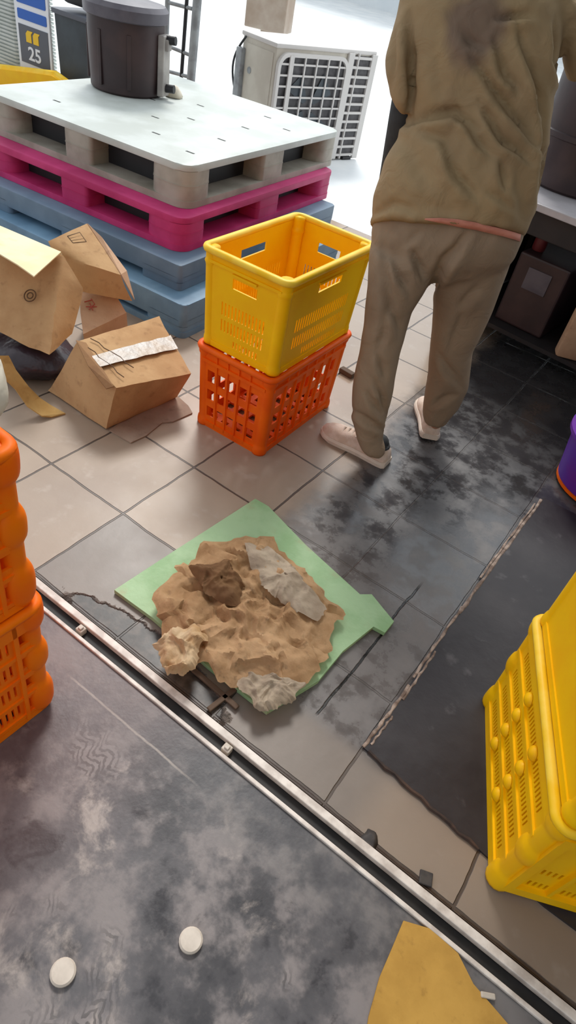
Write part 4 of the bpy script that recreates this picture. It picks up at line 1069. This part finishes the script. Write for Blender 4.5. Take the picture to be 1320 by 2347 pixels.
# salmon lining showing along the hem
from mathutils.bvhtree import BVHTree
dg_ = bpy.context.evaluated_depsgraph_get(); dg_.update()
trees = [BVHTree.FromObject(o_, dg_) for o_ in bpy.data.objects if o_.name in ('shirt', 'trousers')]
def on_cloth(u, v):
    d = ray(u, v).normalized(); o_ = Vector((0, 0, HC)) - PO; best = None
    for tr in trees:
        h = tr.ray_cast(o_, d)
        if h[0] is not None and (best is None or h[3] < best[1]): best = (h[0] - d * .010, h[3])
    return best[0] if best else loc(dist_at(u, v, 2.0))
bm = B(); rs = []
hem = [(975, 503), (1010, 506), (1050, 512), (1090, 519), (1125, 527), (1155, 534), (1180, 541), (1194, 546)]
for i, (u, v) in enumerate(hem):
    w_ = 8 * min(1, (i + .3) / 2)
    a_, b_ = on_cloth(u, v - w_), on_cloth(u - 2, v + w_); e = DEP * .006
    rs.append([a_, b_, b_ + e, a_ + e])
rings(bm, rs); obj('hem_lining', bm, M['salmon'], person, 'all')
# body: one continuous surface inside the clothes
bm = B()
sh = dist_at(1105, -60, 2.13); nk = dist_at(1110, -130, 2.16)
pel = dist_at(1025, 535, 2.03); chest = dist_at(1100, 60, 2.10)
capsule(bm, loc(pel), loc(dist_at(1085, 300, 2.04)), .082, .09); capsule(bm, loc(dist_at(1085, 300, 2.04)), loc(chest), .095, .105); capsule(bm, loc(chest), loc(sh), .105, .075)
shl, shr = dist_at(968, 12, 2.12), dist_at(1248, 20, 2.13)
capsule(bm, loc(sh), loc(shl), .05, .036); capsule(bm, loc(sh), loc(shr), .05, .036)
headc = nk + DEP * .07 + Vector((-.015, 0, .105))
capsule(bm, loc(sh), loc(headc) - Vector((0, 0, .05)), .062, .055)
# head: cranium, jaw, nose, ears
fd = (DEP + Vector((-.25, 0, -.25))).normalized(); rt = fd.cross(Vector((0, 0, 1))).normalized(); up = rt.cross(fd)
def ell(c, ax, ay, az, n=16):
    rs = []
    for k in range(1, n):
        th = PI * k / n; rs.append([loc(c) + rt * ax * math.sin(th) * math.cos(2 * PI * q / 20) + fd * ay * math.sin(th) * math.sin(2 * PI * q / 20) + up * az * math.cos(th) for q in range(20)])
    rings(bm, rs)
ell(headc + up * .03, .075, .092, .09); ell(headc + fd * .025 - up * .045, .055, .065, .065)
ell(headc + fd * .092 - up * .012, .012, .018, .022); ell(headc + fd * .082 - up * .048, .022, .010, .008)
for s in (-1, 1):
    ell(headc + rt * s * .074 - up * .005, .010, .020, .030); ell(headc + fd * .074 + rt * s * .030 + up * .012, .018, .012, .010)
def hand(wr, d, palm_n, side):
    """palm, four curled fingers and a thumb; d = along the hand, palm_n = palm facing"""
    d = d.normalized(); sd = d.cross(palm_n).normalized() * side; palm_n = sd.cross(d).normalized() * (1 if sd.cross(d).dot(palm_n) > 0 else -1)
    for k in range(4):
        o_ = sd * (-.027 + .018 * k); b0 = wr + o_ * .6; b1 = wr + d * .085 + o_
        capsule(bm, loc(b0), loc(b1), .015, .013, 8)
        ln = (.034, .040, .043, .036)[k]; p0 = b1
        for j, bend in enumerate((.3, .75, 1.15)):
            dr = (d * math.cos(bend) + palm_n * math.sin(bend)).normalized(); p1 = p0 + dr * ln * (1, .72, .55)[j]; capsule(bm, loc(p0), loc(p1), .0095 - .001 * j, .0088 - .001 * j, 8); p0 = p1
    th0 = wr + d * .02 + sd * .022; th1 = th0 + (d * .6 + sd * .7 + palm_n * .35).normalized() * .042; th2 = th1 + (d * .9 + palm_n * .4).normalized() * .03
    capsule(bm, loc(th0), loc(th1), .014, .011, 8); capsule(bm, loc(th1), loc(th2), .011, .009, 8)
elL = dist_at(936, 215, 2.08); wrL = dist_at(893, 410, 2.12)
capsule(bm, loc(shl), loc(elL), .037, .034); capsule(bm, loc(elL), loc(wrL), .036, .024)
elR = dist_at(1335, 130, 2.15); wrR = elR + DEP * .20 + RX * .06 + Vector((0, 0, .02))
capsule(bm, loc(shr), loc(elR), .037, .034); capsule(bm, loc(elR), loc(wrR), .036, .024)
hand(wrL, (dist_at(864, 510, 2.10) - wrL), Vector((.8, .5, 0)), 1); hand(wrR, (wrR - elR), Vector((-.3, .2, -1)), -1)
ankL = dist_at(853, 1016, 1.882); ankR = dist_at(996, 972, 2.15)
for hp, kn, an in ((dist_at(945, 570, 2.02), dist_at(876, 800, 1.93), ankL), (dist_at(1085, 570, 2.05), dist_at(1034, 800, 2.11), ankR)):
    capsule(bm, loc(hp), loc(kn), .062, .044); capsule(bm, loc(kn), loc(an), .046, .027)
ftL, ftR = Vector((-1, -.03, 0)).normalized(), Vector((-.50, .86, 0)).normalized()
heelL, heelR = at(885, 1066), at(982, 1010)
for an, hl, fdv in ((ankL, heelL, ftL), (ankR, heelR, ftR)):
    hq = Vector((hl.x, hl.y, .045)); capsule(bm, loc(an), loc(hq + fdv * .05), .027, .027); capsule(bm, loc(hq + fdv * .05), loc(hq + fdv * .19 - Vector((0, 0, .012))), .027, .024)
bm = remesh(bm, .0065, 3)
body = obj('body', bm, M['skin'], person, 'all')
# hair cap
bm = B(); rs = []
for k in range(0, 10):
    th = PI * (.04 + .60 * k / 9); rs.append([loc(headc) + up * .035 - fd * .012 + rt * .083 * math.sin(th) * math.cos(2 * PI * q / 24) + fd * .094 * math.sin(th) * math.sin(2 * PI * q / 24) * (1 if math.sin(2 * PI * q / 24) < 0 else max(.55, 1 - .5 * max(0, (k - 4) / 5))) + up * .098 * math.cos(th) for q in range(24)])
rings(bm, rs)
rs = []
for k in range(1, 12):
    th = PI * k / 12; rs.append([loc(headc) - up * .022 - fd * .050 + rt * .070 * math.sin(th) * math.cos(2 * PI * q / 20) + fd * .050 * math.sin(th) * math.sin(2 * PI * q / 20) + up * .075 * math.cos(th) for q in range(20)])
rings(bm, rs); bm = remesh(bm, .006, 3); obj('hair', bm, M['hair'], person, 'all')
# left forearm cover and glove
bm = B(); d = (wrL - elL); tube(bm, [loc(elL - d * .1), loc(elL + d * .3), loc(wrL), loc(wrL + d.normalized() * .02)], [.044, .040, .032, .031], 16); obj('arm_cover', bm, M['arm_cover'], person, 'all')
# dark socks
for an, hl, fdv in ((ankL, heelL, ftL), (ankR, heelR, ftR)):
    hq = Vector((hl.x, hl.y, .075)) + fdv * .052; bm = B(); dd = an - hq; tube(bm, [loc(hq - dd * .25), loc(hq), loc(an + dd * .2)], [.033, .033, .032], 14); obj('sock', bm, M['arm_cover'], person, 'all')
# shoes
def shoe(hl, fdv, ln, side, pitch=0.0):
    f_ = fdv; s_ = Vector((f_.y, -f_.x, 0)); z_ = Vector((0, 0, 1)); h0 = loc(hl)
    st = [(0.0, .024, .030), (.03, .033, .052), (.10, .036, .070), (.22, .036, .078), (.36, .035, .076), (.50, .037, .060), (.66, .044, .047), (.80, .046, .040), (.91, .038, .032), (.98, .022, .022), (1.0, .008, .012)]
    def pos(x_, y_, zz): return h0 + f_ * (x_ * ln) + s_ * y_ + z_ * (zz + pitch * max(0, .55 - x_) * ln)
    root_bm = B(); rs = []
    for x_, w_, h_ in st:
        rs.append([pos(x_, w_ * math.copysign(abs(math.cos(a)) ** .75, math.cos(a)), .016 + (h_ - .0) * max(0, math.sin(a)) ** .8 if math.sin(a) > 0 else .014) for a in [2 * PI * k / 20 for k in range(20)]])
    rings(root_bm, rs); up_ = obj('shoe', root_bm, M['shoe'], person, 'all')
    sb = B(); rs = []
    for x_, w_, h_ in st:
        ww = w_ + .004; x2 = x_ * 1.02 - .012; lift = .004 if x_ > .9 else 0
        rs.append([pos(x2, ww, .001 + lift), pos(x2, -ww, .001 + lift), pos(x2, -ww - .003, .016), pos(x2, -ww + .002, .025), pos(x2, ww - .002, .025), pos(x2, ww + .003, .016)])
    rings(sb, rs); obj('sole', sb, M['sole'], up_, 'yes')
    lb = B()
    for k in range(4):
        x_ = .48 + k * .07; zt = .016 + (.066, .060, .055, .051)[k]
        tube(lb, [pos(x_, -.026, zt - .014), pos(x_ + .01, 0, zt), pos(x_, .026, zt - .014)], .003, 6)
    obj('lace', lb, M['sole'], up_, 'yes')
    cb = B(); rs = []
    for x_, w_, zt in ((.08, .028, .08), (.2, .033, .088), (.34, .03, .092)): pass
    ctr_ = pos(.20, 0, .070); ring1 = [ctr_ + f_ * (.040 * math.cos(a)) + s_ * (.033 * math.sin(a)) for a in [2 * PI * k / 18 for k in range(18)]]
    tube(cb, ring1 + ring1[:1], .008, 8); obj('collar', cb, M['arm_cover'], up_, 'all')
    return up_
shoe(heelL, ftL, .285, 1); shoe(heelR, ftR, .28, -1, .05)

# ------------------------------------------------------------------ light and camera
W = bpy.data.worlds.new('sky'); S.world = W; W.use_nodes = True; nt = W.node_tree
bg = nt.nodes['Background']
tc = nt.nodes.new('ShaderNodeTexCoord'); sp = nt.nodes.new('ShaderNodeSeparateXYZ'); nt.links.new(tc.outputs['Generated'], sp.inputs[0])
rm = nt.nodes.new('ShaderNodeMapRange'); rm.interpolation_type = 'SMOOTHSTEP'
rm.inputs[1].default_value = -.4; rm.inputs[2].default_value = .9; rm.inputs[3].default_value = .62; rm.inputs[4].default_value = 1.75
nt.links.new(sp.outputs[1], rm.inputs[0]); nt.links.new(rm.outputs[0], bg.inputs[1]); bg.inputs[0].default_value = (.90, .955, 1, 1)
su = bpy.data.lights.new('sun', 'SUN'); su.energy = 1.6; su.angle = .25; su.color = (1, .97, .92)
so = bpy.data.objects.new('sun', su); COL.objects.link(so); so.rotation_euler = Vector((.55, -.75, -1.1)).to_track_quat('-Z', 'Y').to_euler()

cam = bpy.data.cameras.new('camera'); co = bpy.data.objects.new('camera', cam); COL.objects.link(co)
mt = Matrix((RX, UP, -FW)).transposed().to_4x4(); mt.translation = (0, 0, HC); co.matrix_world = mt
cam.sensor_fit = 'VERTICAL'; cam.sensor_height = 36; cam.lens = FPX / 2347 * 36; cam.clip_start = .02
S.camera = co
vs = S.view_settings; vs.view_transform = 'Standard'; vs.look = 'None'; vs.exposure = 0.34; vs.gamma = 1; vs.use_curve_mapping = False
